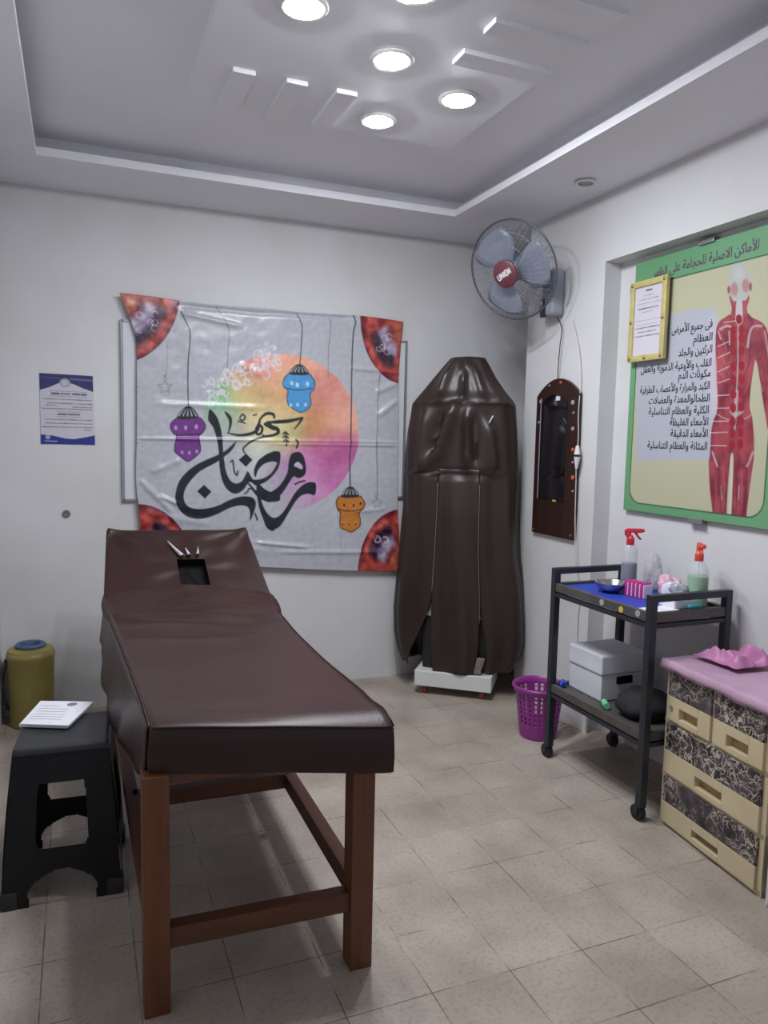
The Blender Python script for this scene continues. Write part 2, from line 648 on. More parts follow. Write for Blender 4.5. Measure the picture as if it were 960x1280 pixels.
class Art:
    """paints onto the vertices of a printed sheet; X, Y are the sheet's own flat coordinates"""

    def __init__(s, X, Y, base, aa=0.9):
        s.X, s.Y, s.aa = X, Y, aa
        s.C = np.ones((len(X), 3)) * np.array(base, float)

    def mix(s, idx, a, col):
        a = a[:, None]
        s.C[idx] = s.C[idx] * (1 - a) + np.array(col, float) * a

    def sub(s, x0, x1, y0, y1):
        return np.nonzero((s.X > x0) & (s.X < x1) & (s.Y > y0) & (s.Y < y1))[0]

    def stroke(s, pts, wd, col, alpha=1.0, smooth=True):
        wd = np.atleast_1d(np.array(wd, float))
        pts = np.array(pts, float)
        if len(wd) == 1:
            wd = np.repeat(wd, len(pts))
        P3 = np.column_stack([pts, wd])
        if smooth and len(pts) > 2:
            P3 = catmull(P3)
        m = P3[:, 2].max() / 2 + 2 * s.aa
        idx = s.sub(P3[:, 0].min() - m, P3[:, 0].max() + m, P3[:, 1].min() - m, P3[:, 1].max() + m)
        if not len(idx):
            return
        x, y = s.X[idx], s.Y[idx]
        best = np.full(len(idx), 1e9)
        for a, b in zip(P3, P3[1:]):
            d = b[:2] - a[:2]
            L2 = max(d @ d, 1e-9)
            t = np.clip(((x - a[0]) * d[0] + (y - a[1]) * d[1]) / L2, 0, 1)
            r = (a[2] + (b[2] - a[2]) * t) / 2
            best = np.minimum(best, np.hypot(x - a[0] - t * d[0], y - a[1] - t * d[1]) - r)
        s.mix(idx, np.clip(0.5 - best / s.aa, 0, 1) * alpha, col)

    def poly(s, pts, col, alpha=1.0, smooth=True, n=4):
        P = np.array(pts, float)
        if smooth:
            Q = np.vstack([P[-1], P, P[0], P[1]])
            c = catmull(Q, n)
            P = c[n:-n - 1] if len(c) > 2 * n else P
        m = 2 * s.aa
        idx = s.sub(P[:, 0].min() - m, P[:, 0].max() + m, P[:, 1].min() - m, P[:, 1].max() + m)
        if not len(idx):
            return
        x, y = s.X[idx], s.Y[idx]
        ins = np.zeros(len(idx), bool)
        dist = np.full(len(idx), 1e9)
        for a, b in zip(P, np.roll(P, -1, 0)):
            c = ((a[1] > y) != (b[1] > y))
            with np.errstate(divide='ignore', invalid='ignore'):
                xi = (b[0] - a[0]) * (y - a[1]) / (b[1] - a[1] + 1e-12) + a[0]
            ins ^= c & (x < xi)
            d = b - a
            t = np.clip(((x - a[0]) * d[0] + (y - a[1]) * d[1]) / max(d @ d, 1e-9), 0, 1)
            dist = np.minimum(dist, np.hypot(x - a[0] - t * d[0], y - a[1] - t * d[1]))
        sd = np.where(ins, -dist, dist)
        s.mix(idx, np.clip(0.5 - sd / s.aa, 0, 1) * alpha, col)

    def ell(s, c, rx, ry, col, alpha=1.0, rot=0.0, soft=None):
        m = max(rx, ry) * (1 if soft is None else 1 + soft) + 2 * s.aa
        idx = s.sub(c[0] - m, c[0] + m, c[1] - m, c[1] + m)
        if not len(idx):
            return
        dx, dy = s.X[idx] - c[0], s.Y[idx] - c[1]
        u = (dx * math.cos(rot) + dy * math.sin(rot)) / rx
        v = (-dx * math.sin(rot) + dy * math.cos(rot)) / ry
        q = np.hypot(u, v)
        if soft is None:
            a = np.clip(0.5 - (q - 1) * min(rx, ry) / s.aa, 0, 1)
        else:
            a = np.clip((1 + soft - q) / (2 * soft), 0, 1)
            a = a * a * (3 - 2 * a)
        s.mix(idx, a * alpha, col)

    def words(s, x0, x1, y, h, col, slope=0.0, seed=0, alpha=1.0):
        """a line of print too small to read: uneven word-sized dashes"""
        r = random.Random(seed)
        x = x0
        while x < x1:
            L = r.uniform(2.0, 5.5) * h
            e = min(x + L, x1)
            s.stroke([(x, y + slope * (x - x0)), (e, y + slope * (e - x0))], [h * r.uniform(0.5, 0.9)] * 2, col, alpha * r.uniform(0.7, 1), smooth=False)
            x = e + h * r.uniform(0.5, 1.1)


def fbm(X, Y, sc, seed=0.0, octv=3):
    """cheap smooth noise for print textures, 0..1"""
    r = np.random.default_rng(int(seed * 1000) + 11)
    v = np.zeros_like(X)
    amp, tot = 1.0, 0.0
    for o in range(octv):
        for k in range(5):
            a = r.uniform(0, 2 * PI)
            f = sc * (2 ** o) * r.uniform(0.7, 1.3)
            v += amp * np.sin((X * math.cos(a) + Y * math.sin(a)) * f + r.uniform(0, 6.28) + 1.5 * np.sin((X * math.sin(a) - Y * math.cos(a)) * f * 0.6 + r.uniform(0, 6.28)))
            tot += amp
        amp *= 0.55
    return np.clip(0.5 + v / tot * 1.6, 0, 1)


def printed_sheet(name, P, art_colors, material, parent=None, thick=0.002, back=(1, 0, 0)):
    """P (ni, nj, 3) world points; art_colors (ni*nj, 3) sRGB; a sheet with real thickness"""
    ni, nj = P.shape[:2]
    V = P.reshape(-1, 3)
    # rim duplicated behind for thickness
    rim = [(0, j) for j in range(nj)] + [(i, nj - 1) for i in range(1, ni)] + [(ni - 1, j) for j in range(nj - 2, -1, -1)] + [(i, 0) for i in range(ni - 2, 0, -1)]
    rim = np.array([a * nj + b for a, b in rim])
    RV = V[rim] + np.array(back) * thick
    allV = np.vstack([V, RV])
    i, j = np.meshgrid(np.arange(ni - 1), np.arange(nj - 1), indexing='ij')
    a = (i * nj + j).ravel()
    F = np.column_stack([a, a + nj, a + nj + 1, a + 1])
    N0 = ni * nj
    k = np.arange(len(rim))
    k2 = (k + 1) % len(rim)
    F2 = np.column_stack([rim[k], rim[k2], N0 + k2, N0 + k])
    FF = np.vstack([F, F2]).astype(np.int32)
    if parent is not None:
        Mi = np.array(rootm(parent).inverted())
        allV = allV @ Mi[:3, :3].T + Mi[:3, 3]
    me = bpy.data.meshes.new(name)
    me.vertices.add(len(allV))
    me.vertices.foreach_set('co', allV.astype(np.float32).ravel())
    me.loops.add(FF.size)
    me.loops.foreach_set('vertex_index', FF.ravel())
    me.polygons.add(len(FF))
    me.polygons.foreach_set('loop_start', np.arange(0, FF.size, 4, dtype=np.int32))
    me.polygons.foreach_set('loop_total', np.full(len(FF), 4, dtype=np.int32))
    me.update(calc_edges=True)
    me.validate()
    at_ = me.color_attributes.new('print', 'FLOAT_COLOR', 'POINT')
    lin = s2l(np.clip(art_colors, 0, 255))
    lin = np.vstack([lin, lin[rim]])
    at_.data.foreach_set('color', np.column_stack([lin, np.ones(len(lin))]).astype(np.float32).ravel())
    me.polygons.foreach_set('use_smooth', np.concatenate([np.ones(len(F), bool), np.zeros(len(F2), bool)]))
    me.materials.append(MATS[material])
    o = bpy.data.objects.new(name, me)
    COL.objects.link(o)
    if parent is not None:
        o.parent = parent
    return o


# ------------------------------------------------------------------ Arabic lettering (joined letter forms)
AR = {'ا': (0xFE8D, 0), 'أ': (0xFE83, 0), 'ب': (0xFE8F, 1), 'ة': (0xFE93, 0), 'ت': (0xFE95, 1), 'ث': (0xFE99, 1), 'ج': (0xFE9D, 1),
      'ح': (0xFEA1, 1), 'خ': (0xFEA5, 1), 'د': (0xFEA9, 0), 'ذ': (0xFEAB, 0), 'ر': (0xFEAD, 0), 'ز': (0xFEAF, 0), 'س': (0xFEB1, 1),
      'ش': (0xFEB5, 1), 'ص': (0xFEB9, 1), 'ض': (0xFEBD, 1), 'ط': (0xFEC1, 1), 'ظ': (0xFEC5, 1), 'ع': (0xFEC9, 1), 'غ': (0xFECD, 1),
      'ف': (0xFED1, 1), 'ق': (0xFED5, 1), 'ك': (0xFED9, 1), 'ل': (0xFEDD, 1), 'م': (0xFEE1, 1), 'ن': (0xFEE5, 1), 'ه': (0xFEE9, 1),
      'و': (0xFEED, 0), 'ى': (0xFEEF, 0), 'ي': (0xFEF1, 1), 'ئ': (0xFE89, 1), 'ء': (0xFE80, -1)}


def shape(t):
    toks = []
    i = 0
    while i < len(t):
        if t[i] == 'ل' and i + 1 < len(t) and t[i + 1] in 'اأ':
            toks.append((0xFEFB if t[i + 1] == 'ا' else 0xFEF7, 0))
            i += 2
            continue
        toks.append(AR.get(t[i], (ord(t[i]), -1)))
        i += 1
    out = []
    for k, (c, j) in enumerate(toks):
        if j < 0:
            out.append(chr(c))
            continue
        pv = k > 0 and toks[k - 1][1] == 1
        nx = j == 1 and k + 1 < len(toks) and toks[k + 1][1] >= 0
        if j == 0:
            out.append(chr(c + (1 if pv else 0)))
        else:
            out.append(chr(c + (3 if pv and nx else 2 if nx else 1 if pv else 0)))
    return ''.join(reversed(out))


def lettering(name, text, m, org, right, up, width, height, parent, bold=0.0, thick=0.0006):
    """one line of raised print: left end at org, running along right"""
    cu = bpy.data.curves.new('lettering_curve', 'FONT')
    cu.body = shape(text)
    cu.size = 1.0
    cu.resolution_u = 3
    tmp = bpy.data.objects.new('lettering_tmp', cu)
    COL.objects.link(tmp)
    bpy.context.view_layer.update()
    dg = bpy.context.evaluated_depsgraph_get()
    me = bpy.data.meshes.new_from_object(tmp.evaluated_get(dg))
    bpy.data.objects.remove(tmp)
    bpy.data.curves.remove(cu)
    bmx = bmesh.new()
    for k in range(4):          # overprinted a hair apart for a heavy face
        nv = len(bmx.verts)
        bmx.from_mesh(me)
        bmx.verts.ensure_lookup_table()
        for v in bmx.verts[nv:]:
            v.co.x += (k % 2) * bold
            v.co.y += (k // 2) * bold * .8
            v.co.z += k * 0.0001
    bmx.to_mesh(me)
    bmx.free()
    n = len(me.vertices)
    co = np.empty(n * 3, np.float32)
    me.vertices.foreach_get('co', co)
    co = co.reshape(-1, 3)
    x0, x1 = co[:, 0].min(), co[:, 0].max()
    sx = width / (x1 - x0)
    sy = height / 1.0
    r, u = np.array(right, float), np.array(up, float)
    nrm = np.cross(r, u)
    Wd = np.array(org) + np.outer((co[:, 0] - x0) * sx, r) + np.outer(co[:, 1] * sy, u) + nrm * thick + np.outer(co[:, 2], nrm)
    if parent is not None:
        Mi = np.array(rootm(parent).inverted())
        Wd = Wd @ Mi[:3, :3].T + Mi[:3, 3]
    me.vertices.foreach_set('co', Wd.astype(np.float32).ravel())
    me.materials.clear()
    me.materials.append(MATS[m])
    me.name = name
    o = bpy.data.objects.new(name, me)
    COL.objects.link(o)
    if parent is not None:
        o.parent = parent
    return o


# ================================================================== THE ROOM
ZS, ZC = 2.72, 2.83            # underside of the soffit, ceiling inside the tray
XL, XR, YB = -0.385, 2.42, 4.27
XI = 2.52                      # wall inside the shallow niche
Y0 = -1.2
TX0, TX1, TY1 = -0.15, 1.935, 3.79

m = MB()
m.box(((XL + 2.9) / 2, (Y0 + YB) / 2, -0.05), (2.9 - XL + 0.2, YB - Y0 + 0.2, 0.1))
struct(m.build('floor', 'floor_tiles'))
m = MB()
m.box(((XL + 2.9) / 2, YB + 0.06, 1.42), (2.9 - XL + 0.24, 0.12, 3.04))
struct(m.build('wall_back', 'wall_paint'))
m = MB()
m.box((XL - 0.06, (Y0 + YB) / 2, 1.42), (0.12, YB - Y0, 3.04))
struct(m.build('wall_left', 'wall_paint'))
# right wall: pier with fan and mirror, shallow niche beside it, beam over the niche
m = MB()
m.box(((2.9 + XR) / 2, (3.10 + 3.775) / 2, 1.36), (2.9 - XR, 0.675, 2.72))
m.box(((2.9 + XR) / 2, (Y0 + 3.10) / 2, (2.39 + 2.72) / 2), (2.9 - XR, 3.10 - Y0, 0.33))
m.box(((2.9 + XI) / 2, (Y0 + 3.10) / 2, 2.39 / 2), (2.9 - XI, 3.10 - Y0, 2.39))
m.box((2.84, (3.775 + YB) / 2, 1.36), (0.12, YB - 3.775, 2.72))
struct(m.build('wall_right', 'wall_paint'))
# ceiling and its tray
m = MB()
m.box(((XL + 2.9) / 2, (Y0 + YB) / 2, ZC + 0.05), (2.9 - XL + 0.2, YB - Y0 + 0.2, 0.1))
struct(m.build('ceiling', 'ceiling_paint'))
LIP, SET = 0.036, 0.10           # soffit lip, and how far the cove runs back above it
m = MB()
for e, z0, z1 in ((0.0, ZS, ZS + LIP), (SET, ZS + LIP, ZC)):
    m.box(((TX1 + e + 2.9) / 2, (Y0 + YB) / 2, (z0 + z1) / 2), (2.9 - TX1 - e, YB - Y0, z1 - z0))
    m.box(((XL + TX0 - e) / 2, (Y0 + YB) / 2, (z0 + z1) / 2), (TX0 - e - XL, YB - Y0, z1 - z0))
    m.box(((TX0 + TX1) / 2, (TY1 + e + YB) / 2, (z0 + z1) / 2), (TX1 - TX0 + 2 * e, YB - TY1 - e, z1 - z0))
struct(m.build('trim_1', 'ceiling_paint'))
# dropped gypsum panel carrying the lamps, with relief strips
m = MB()
PZ = 2.79
m.box(((0.41 + 1.555) / 2, (1.25 + 3.12) / 2, (PZ + ZC) / 2), (1.145, 1.87, ZC - PZ))
for x0, x1 in ((0.528, 0.608), (0.722, 0.80), (0.912, 0.992)):
    m.box(((x0 + x1) / 2, (2.775 + 3.11) / 2, PZ - 0.008), (x1 - x0, 0.335, 0.016))
for y0, y1 in ((2.326, 2.412), (2.124, 2.20), (1.93, 2.0)):
    m.box(((1.205 + 1.55) / 2, (y0 + y1) / 2, PZ - 0.008), (0.345, y1 - y0, 0.016))
struct(m.build('trim_2', 'ceiling_paint'))
# short white strip at the foot of the niche corner
m = MB()
m.box((XR - 0.006, 3.078, 0.16), (0.012, 0.03, 0.32))
struct(m.build('trim_3', 'white_plastic'))

# ------------------------------------------------------------------ ceiling lamps
lamps = [((0.649, 2.304), 'round white ceiling downlight nearest the left side of the dropped panel'),
         ((1.012, 2.485), 'round white ceiling downlight in the middle of the diagonal row of three'),
         ((1.356, 2.655), 'round white ceiling downlight nearest the wall fan, at the right end of the row'),
         ((1.15, 2.963), 'round white ceiling downlight nearest the back wall'),
         ((0.92, 2.085), 'round white ceiling downlight cut by the top edge of the photo')]
for (x, y), lab in lamps:
    t = thing('ceiling_downlight', lab, 'ceiling light', (x, y, PZ), 0, 'lit downlights in the ceiling panel')
    m = MB()
    m.lathe([(0.058, 0), (0.072, -0.002), (0.076, -0.008), (0.070, -0.014), (0.058, -0.012)], (x, y, PZ), 40, cap0=False, cap1=False)
    m.build('trim_ring', 'white_plastic', t, smooth=60)
    m = MB()
    m.lathe([(0.059, -0.006), (0.053, -0.014), (0.037, -0.020), (0.018, -0.023), (0.002, -0.024)], (x, y, PZ), 32, cap0=False)
    m.build('lens', 'lamp_glow', t, smooth=180)
t = thing('ceiling_spot', 'small unlit round white spot in the soffit above the wall fan', 'ceiling light', (2.22, 3.02, ZS))
m = MB()
m.lathe([(0.03, 0), (0.045, -0.003), (0.05, -0.010), (0.042, -0.016), (0.034, -0.012)], (2.22, 3.02, ZS), 32, cap0=False, cap1=False)
m.build('trim_ring', 'white_plastic', t, smooth=60)
m = MB()
m.lathe([(0.035, -0.004), (0.03, -0.011), (0.002, -0.013)], (2.22, 3.02, ZS), 24, cap0=False)
m.build('lens', 'grey_plastic', t, smooth=60)

# ================================================================== MASSAGE TABLE
T0 = (0.44, 2.75, 0)
table = thing('massage_table', 'long massage table with brown leatherette cover and raised headrest on wooden legs', 'massage table', T0)
FL, FR = np.array([.160, 1.905, .765]), np.array([.775, 1.805, .727])
HL, HR = np.array([.100, 3.40, .745]), np.array([.800, 3.285, .742])


def bed_top(u, v):
    # u along the table from the foot end, v across from left to right
    a = FL + (FR - FL) * v
    b = HL + (HR - HL) * v
    p = a + (b - a) * u
    p[0] += -0.018 * math.sin(PI * u) * (v - 0.2) * 2
    # dished along the middle, raised rim at the foot end
    p[2] += -0.014 * math.sin(PI * v) * math.sin(PI * min(1, u * 1.1)) 
    ra = (0.010 + 0.016 * v) * (1 - 0.9 * u)
    p[2] += ra * (1 - (1 - min(1.0, u / 0.055)) ** 2)
    # sag of the foot edge and slack puckers beside it
    d = abs(u - (0.05 + 0.05 * v))
    p[2] += -0.005 * math.exp(-(d / 0.03) ** 2) * (0.4 + 0.6 * v)
    # diagonal folds running from the hinge
    for k, (c0, sl, amp, wd) in enumerate(((0.98, -0.16, 0.016, 0.022), (0.90, -0.13, 0.014, 0.022), (0.83, -0.20, -0.012, 0.03), (0.77, 0.05, 0.008, 0.03), (0.60, 0.06, 0.005, 0.03))):
        q = u - (c0 + sl * (v - 0.25) * (1 if k != 2 else 0.6))
        p[2] += amp * math.exp(-(q / wd) ** 2) * max(0, math.sin(PI * min(1, max(0, v * 1.1 + 0.02 * k))))
    p[2] += 0.004 * mnoise.noise(Vector((p[0] * 5, p[1] * 3.2, 1.0)))
    return p


def hem(k, b):
    return 0.006 * math.sin(b.y * 21) + 0.004 * math.sin(b.y * 47 + b.x * 9)


m = MB()
m.slab(bed_top, 90, 36, [(0.006, 0.007), (0.04, 0.010), (0.085, 0.012, lambda k, b: hem(k, b) * .4), (0.128, 0.010, hem), (0.134, 0.0, hem), (0.130, -0.04)])
m.build('mattress', 'leather', table, smooth=50)
m = MB()
m.tube([bed_top(0, v) + np.array([0, -0.006, -0.001]) for v in np.linspace(0, 1, 40)], 0.0035, 6)
m.tube([bed_top(u, 1) + np.array([0.006, 0, -0.002]) for u in np.linspace(0, 1, 60)], 0.003, 6)
m.tube([bed_top(u, 0) + np.array([-0.006, 0, -0.002]) for u in np.linspace(0, 1, 60)], 0.003, 6)
m.build('piping', 'leather', table, smooth=180)
# slack side skirt of the cover, flaring on the left
m = MB()
rows = []
for i in range(50):
    u = i / 49
    p = bed_top(u, 0)
    row = []
    for k in range(9):
        w_ = k / 8
        fl = 0.045 * math.sin(PI * min(1, u * 0.95)) ** 0.6 * w_ ** 1.2 * (0.9 if u < .9 else .6)
        row.append((p[0] - 0.010 - fl - 0.006 * math.sin(u * 26 + 1) * w_, p[1] + 0.02 * w_, p[2] - 0.004 - w_ * (0.135 + 0.10 * math.sin(PI * u) + 0.012 * math.sin(u * 19))))
    rows.append(row)
m.grid(rows)
m.build('side_skirt', 'leather', table, smooth=180, solid=0.003)

# headrest
BL0, BR0 = HL + np.array([-0.004, 0, 0.0]), HR + np.array([0.012, 0, 0.0])
BL1, BR1 = np.array([.125, 3.78, 1.035]), np.array([.768, 3.70, 1.032])


def head_top(u, v):
    a = BL0 + (BR0 - BL0) * v
    b = BL1 + (BR1 - BL1) * v
    p = a + (b - a) * u
    n = np.array([0, -0.62, 0.78])
    dish = 0.010 * math.sin(PI * v) * math.sin(PI * min(1, u + .1))
    ear = 0.016 * (math.exp(-((u - 1) ** 2 + v ** 2) / 0.004) + math.exp(-((u - 1) ** 2 + (v - 1) ** 2) / 0.004))
    p = p + n * (ear - dish)
    # puckers fanning from the two upper corners and around the hole
    for cx, s_ in ((0, 1), (1, -1)):
        r_ = math.hypot(u - 1, v - cx)
        a_ = math.atan2(1 - u, s_ * (v - cx) + 1e-6)
        p = p + n * 0.004 * math.sin(a_ * 9) * math.exp(-((r_ - 0.25) / 0.18) ** 2)
    r_ = math.hypot((u - .5) * .8, v - .55)
    p = p + n * 0.004 * math.sin(math.atan2(u - .5, v - .55) * 6) * math.exp(-((r_ - .22) / .1) ** 2)
    p[2] += 0.020 * math.exp(-(u / 0.06) ** 2) * math.sin(PI * v)
    return p


HOLE = (0.27, 0.62, 0.45, 0.66)
m = MB()
ns, nt = 48, 48
V = m.slab(head_top, ns, nt, [(0.008, 0.006), (0.06, 0.010), (0.10, 0.006), (0.10, -0.03)])
kill = []
for f in m.b.faces:
    c = f.calc_center_median()
    for i in range(ns):
        pass
    break
hv = set()
for i in range(ns + 1):
    for j in range(nt + 1):
        if HOLE[0] < i / ns < HOLE[1] and HOLE[2] < j / nt < HOLE[3]:
            hv.add(V[i][j])
kill = [f for f in m.b.faces if len(f.verts) == 4 and all(v in hv for v in f.verts)]
bmesh.ops.delete(m.b, geom=kill, context='FACES')
m.build('headrest', 'leather', table, smooth=50)
# dark face hole sunk into the headrest
m = MB()
rim_, low_ = [], []
for (u, v) in [(u_, HOLE[2]) for u_ in np.linspace(HOLE[0], HOLE[1], 8)] + [(HOLE[1], v_) for v_ in np.linspace(HOLE[2], HOLE[3], 8)] + \
        [(u_, HOLE[3]) for u_ in np.linspace(HOLE[1], HOLE[0], 8)] + [(HOLE[0], v_) for v_ in np.linspace(HOLE[3], HOLE[2], 8)]:
    p = head_top(u, v)
    c = head_top((HOLE[0] + HOLE[1]) / 2, (HOLE[2] + HOLE[3]) / 2)
    rim_.append(Vector(p + (p - c) * 0.18 + np.array([0, 0.004, -0.005])))
    low_.append(Vector(c + (p - c) * 0.9 + np.array([0, 0.031, -0.039])))
A = [m.b.verts.new(p) for p in rim_]
B = [m.b.verts.new(p) for p in low_]
for k in range(len(A)):
    m.b.faces.new((A[k], A[(k + 1) % len(A)], B[(k + 1) % len(A)], B[k]))
m.b.faces.new(B)
m.build('face_hole', 'hole_black', table, smooth=60)
# torn edge of the cover above the hole, its shine put in as white
m = MB()
for (u0, v0, du, dv, wd) in ((0.62, 0.50, 0.20, -0.09, 0.028), (0.63, 0.545, 0.10, -0.02, 0.022), (0.63, 0.60, 0.11, 0.015, 0.018)):
    rows = []
    for i in range(8):
        t_ = i / 7
        c = head_top(u0 + du * t_, v0 + dv * t_) + np.array([0, -0.010, 0.013]) * (1 - 0.5 * t_)
        wv = wd * (1 - t_ * .9) * .5
        rows.append([c + np.array([-wv, 0, 0]), c + np.array([0, -0.008, 0.010]), c + np.array([wv, 0, 0])])
    m.grid(rows)
m.build('torn_lining', 'shine_white', table, smooth=180, solid=0.002)
# slack of the cover running over the hinge
m = MB()
rows = []
for i in range(56):
    t_ = i / 55
    row = []
    for j in range(37):
        v = j / 36
        p0, p2 = bed_top(0.84, v) + np.array([0, 0, -.004]), head_top(0.22, v) + np.array([0, .002, -.003])
        p1 = HL + (HR - HL) * v + np.array([0, -.02, 0.020])
        p = p0 * (1 - t_) ** 2 + p1 * 2 * t_ * (1 - t_) + p2 * t_ * t_
        e = math.sin(PI * t_)
        ed = (v - .5) * 2
        p[0] += (0.022 if ed > 0 else 0.014) * ed * abs(ed) ** 6 * e + 0.008 * ed * abs(ed) ** 6
        for fa, fb_, am in ((.66, -.34, .013), (.52, -.30, .012), (.38, -.22, .009), (.80, -.26, .010), (.28, -.05, .006)):
            p[2] += am * math.exp(-((t_ - (fa + fb_ * (1 - v))) / .05) ** 2) * math.sin(PI * min(1, (1 - v) * 1.2 + .08)) * min(1, 6 * t_ * (1 - t_))
        p[2] += e * 0.004 * math.sin(v * 9 + t_ * 5) * (1 - abs(ed) ** 4) - 0.022 * abs(ed) ** 10
        row.append(p)
    rows.append(row)
m.grid(rows)
m.build('hinge_cover', 'leather', table, smooth=180, solid=0.0015)

# wooden frame
LG = 0.066
legs = [(0.166, 1.905), (0.718, 1.885), (0.145, 3.56), (0.715, 3.56)]
for i, (x, y) in enumerate(legs):
    m = MB()
    ht = 0.645 if i < 2 else 0.66
    if i == 1:
        ht = 0.585
    m.box((x, y, ht / 2), (LG, LG, ht), bev=0.003)
    m.build('leg', 'table_wood_z', table)
rails = [((0.166, 1.905, 0.20), (0.718, 1.885, 0.20), 'x'), ((0.145, 3.56, 0.2), (0.715, 3.56, 0.2), 'x'),
         ((0.163, 1.905, 0.215), (0.145, 3.56, 0.215), 'y'), ((0.718, 1.885, 0.215), (0.715, 3.56, 0.215), 'y'),
         ((0.156, 2.66, 0.215), (0.717, 2.64, 0.215), 'x')]
for a, b, ax in rails:
    m = MB()
    m.bar(a, b, 0.042, 0.056, bev=0.002)
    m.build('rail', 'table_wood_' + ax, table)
for a, b, ax in [((0.19, 1.905, 0.648), (0.70, 1.885, 0.640), 'x'), ((0.145, 3.56, 0.60), (0.715, 3.56, 0.60), 'x'),
                 ((0.160, 1.905, 0.60), (0.140, 3.56, 0.60), 'y'), ((0.718, 1.885, 0.575), (0.715, 3.56, 0.60), 'y')]:
    m = MB()
    m.bar(a, b, 0.03, 0.07, bev=0.002)
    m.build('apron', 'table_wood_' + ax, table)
for x in (0.20, 0.68):
    m = MB()
    m.bar((x, 3.36, 0.62), (x, 3.80, 0.90), 0.04, 0.03)
    m.bar((x, 3.74, 0.60), (x, 3.72, 0.86), 0.03, 0.03)
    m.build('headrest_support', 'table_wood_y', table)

# ================================================================== STOOL
SX, SY, SH = -0.056, 2.650, 0.505
stool = thing('plastic_stool', 'black plastic stool with open sides beside the massage table', 'stool', (SX, SY, 0), math.radians(-4))


def side_panel(parent):
    """one openwork side: u -1..1 across, v 0..1 up, in the stool's own frame facing -Y"""
    mb = MB()

    def P(u, v, ins=0.0):
        hw = 0.180 + (0.142 - 0.180) * v
        bulge = 0.006 * math.sin(PI * v)
        return Vector((u * hw, -(hw + bulge - ins), v * (SH - 0.012)))
    NU, NV = 72, 110
    vt = {}

    def keep(u, v):
        au = abs(u)
        if v > 0.795:
            return True
        if v < 0.225:                       # arch between the feet
            lim = 0.56 if v < 0.06 else 0.60 - 0.06 * (v / 0.225) - max(0, (v - 0.10) / 0.125) ** 2 * 0.42
            return au > lim
        if 0.225 <= v < 0.375:
            return True
        if v < 0.795:                       # window with rounded foot
            lim = 0.47
            if v > 0.74:
                lim = 0.45
            if v < 0.42:
                lim = 0.47 - (0.42 - v) * 1.2
            if 0.60 < v < 0.64:
                return False if au < lim else True
            return au > lim
        return True
    us = np.linspace(-1, 1, NU + 1)
    vs_ = np.linspace(0, 1, NV + 1)
    for i in range(NU):
        for j in range(NV):
            uc, vc = (us[i] + us[i + 1]) / 2, (vs_[j] + vs_[j + 1]) / 2
            if keep(uc, vc):
                q = []
                for a, b in ((i, j), (i + 1, j), (i + 1, j + 1), (i, j + 1)):
                    if (a, b) not in vt:
                        vt[(a, b)] = mb.b.verts.new(P(us[a], vs_[b]))
                    q.append(vt[(a, b)])
                mb.b.faces.new(q)
    return mb


for k in range(4):
    mb = side_panel(stool)
    mb.b.transform(Matrix.Rotation(k * PI / 2, 4, 'Z'))
    # inward thickness
    ext = bmesh.ops.solidify(mb.b, geom=mb.b.faces[:], thickness=0.006)
    mb.build('side_panel', 'black_plastic', stool, smooth=40, local=True)
m = MB()
m.slab(lambda u, v: np.array([(v - .5) * 0.272, (u - .5) * 0.272, SH - 0.003 * (1 - max(abs(u - .5), abs(v - .5)) * 2) ** 0.3 + (0.0)]), 24, 24,
       [(0.003, 0.005), (0.010, 0.0085), (0.020, 0.0095), (0.022, 0.004), (0.012, 0.0)])
m.build('seat', 'black_plastic', stool, smooth=50, local=True)
for sx in (-1, 1):
    for sy in (-1, 1):
        m = MB()
        m.box((sx * 0.158, sy * 0.158, 0.028), (0.052, 0.052, 0.056), bev=0.008)
        m.bar((sx * 0.160, sy * 0.160, 0.03), (sx * 0.124, sy * 0.124, SH - 0.03), 0.026, 0.026, bev=0.006)
        m.build('leg', 'black_plastic', stool, smooth=40, local=True)

# paper pad on the stool
c4 = [at(50, 880, 2, SH), at(116, 881, 2, SH), at(84, 911, 2, SH), at(24, 909, 2, SH)]
pc = sum(c4) / 4
pad = thing('paper_pad', 'white pad of printed sheets lying on the black stool', 'paper', tuple(pc))
ex = Vector(c4[2] - c4[3]).normalized()
ey = Vector((-ex.y, ex.x, 0))
R = Matrix((ex, ey, Vector((0, 0, 1)))).transposed()
w_p = Vector(c4[2] - c4[3]).length
h_p = abs((Vector(c4[0]) - Vector(c4[3])).dot(ey))
sk = (Vector(c4[0]) - Vector(c4[3])).dot(ex)
for k in range(4):
    m = MB()
    z0 = SH + 0.0012 + k * 0.0032
    o_ = np.array([0.003 * (k % 2), -0.002 * k, 0])
    m.prism([tuple(np.array((q[0], q[1], z0)) + o_) for q in (c4[3], c4[2], c4[1], c4[0])], (0, 0, 0.0030))
    m.build('sheet', 'paper_white', pad)
m = MB()
zt = SH + 0.0012 + 4 * 0.0032 + 0.0003
b0, b1, b3 = [np.array((q[0], q[1], zt)) for q in (c4[3], c4[2], c4[0])]
for s_ in (0.2, 0.3, 0.4, 0.52, 0.64, 0.76):
    a_ = b0 + (b3 - b0) * s_ + (b1 - b0) * 0.12
    e_ = b0 + (b3 - b0) * s_ + (b1 - b0) * (0.55 if s_ > .7 else 0.8)
    m.bar(tuple(a_), tuple(e_), 0.0014, 0.0004)
a_ = b0 + (b3 - b0) * .86 + (b1 - b0) * .78
m.cyl(tuple(a_), tuple(a_ + np.array([0, 0, .0006])), 0.017, n=20)
m.build('print', 'ink_grey', pad)

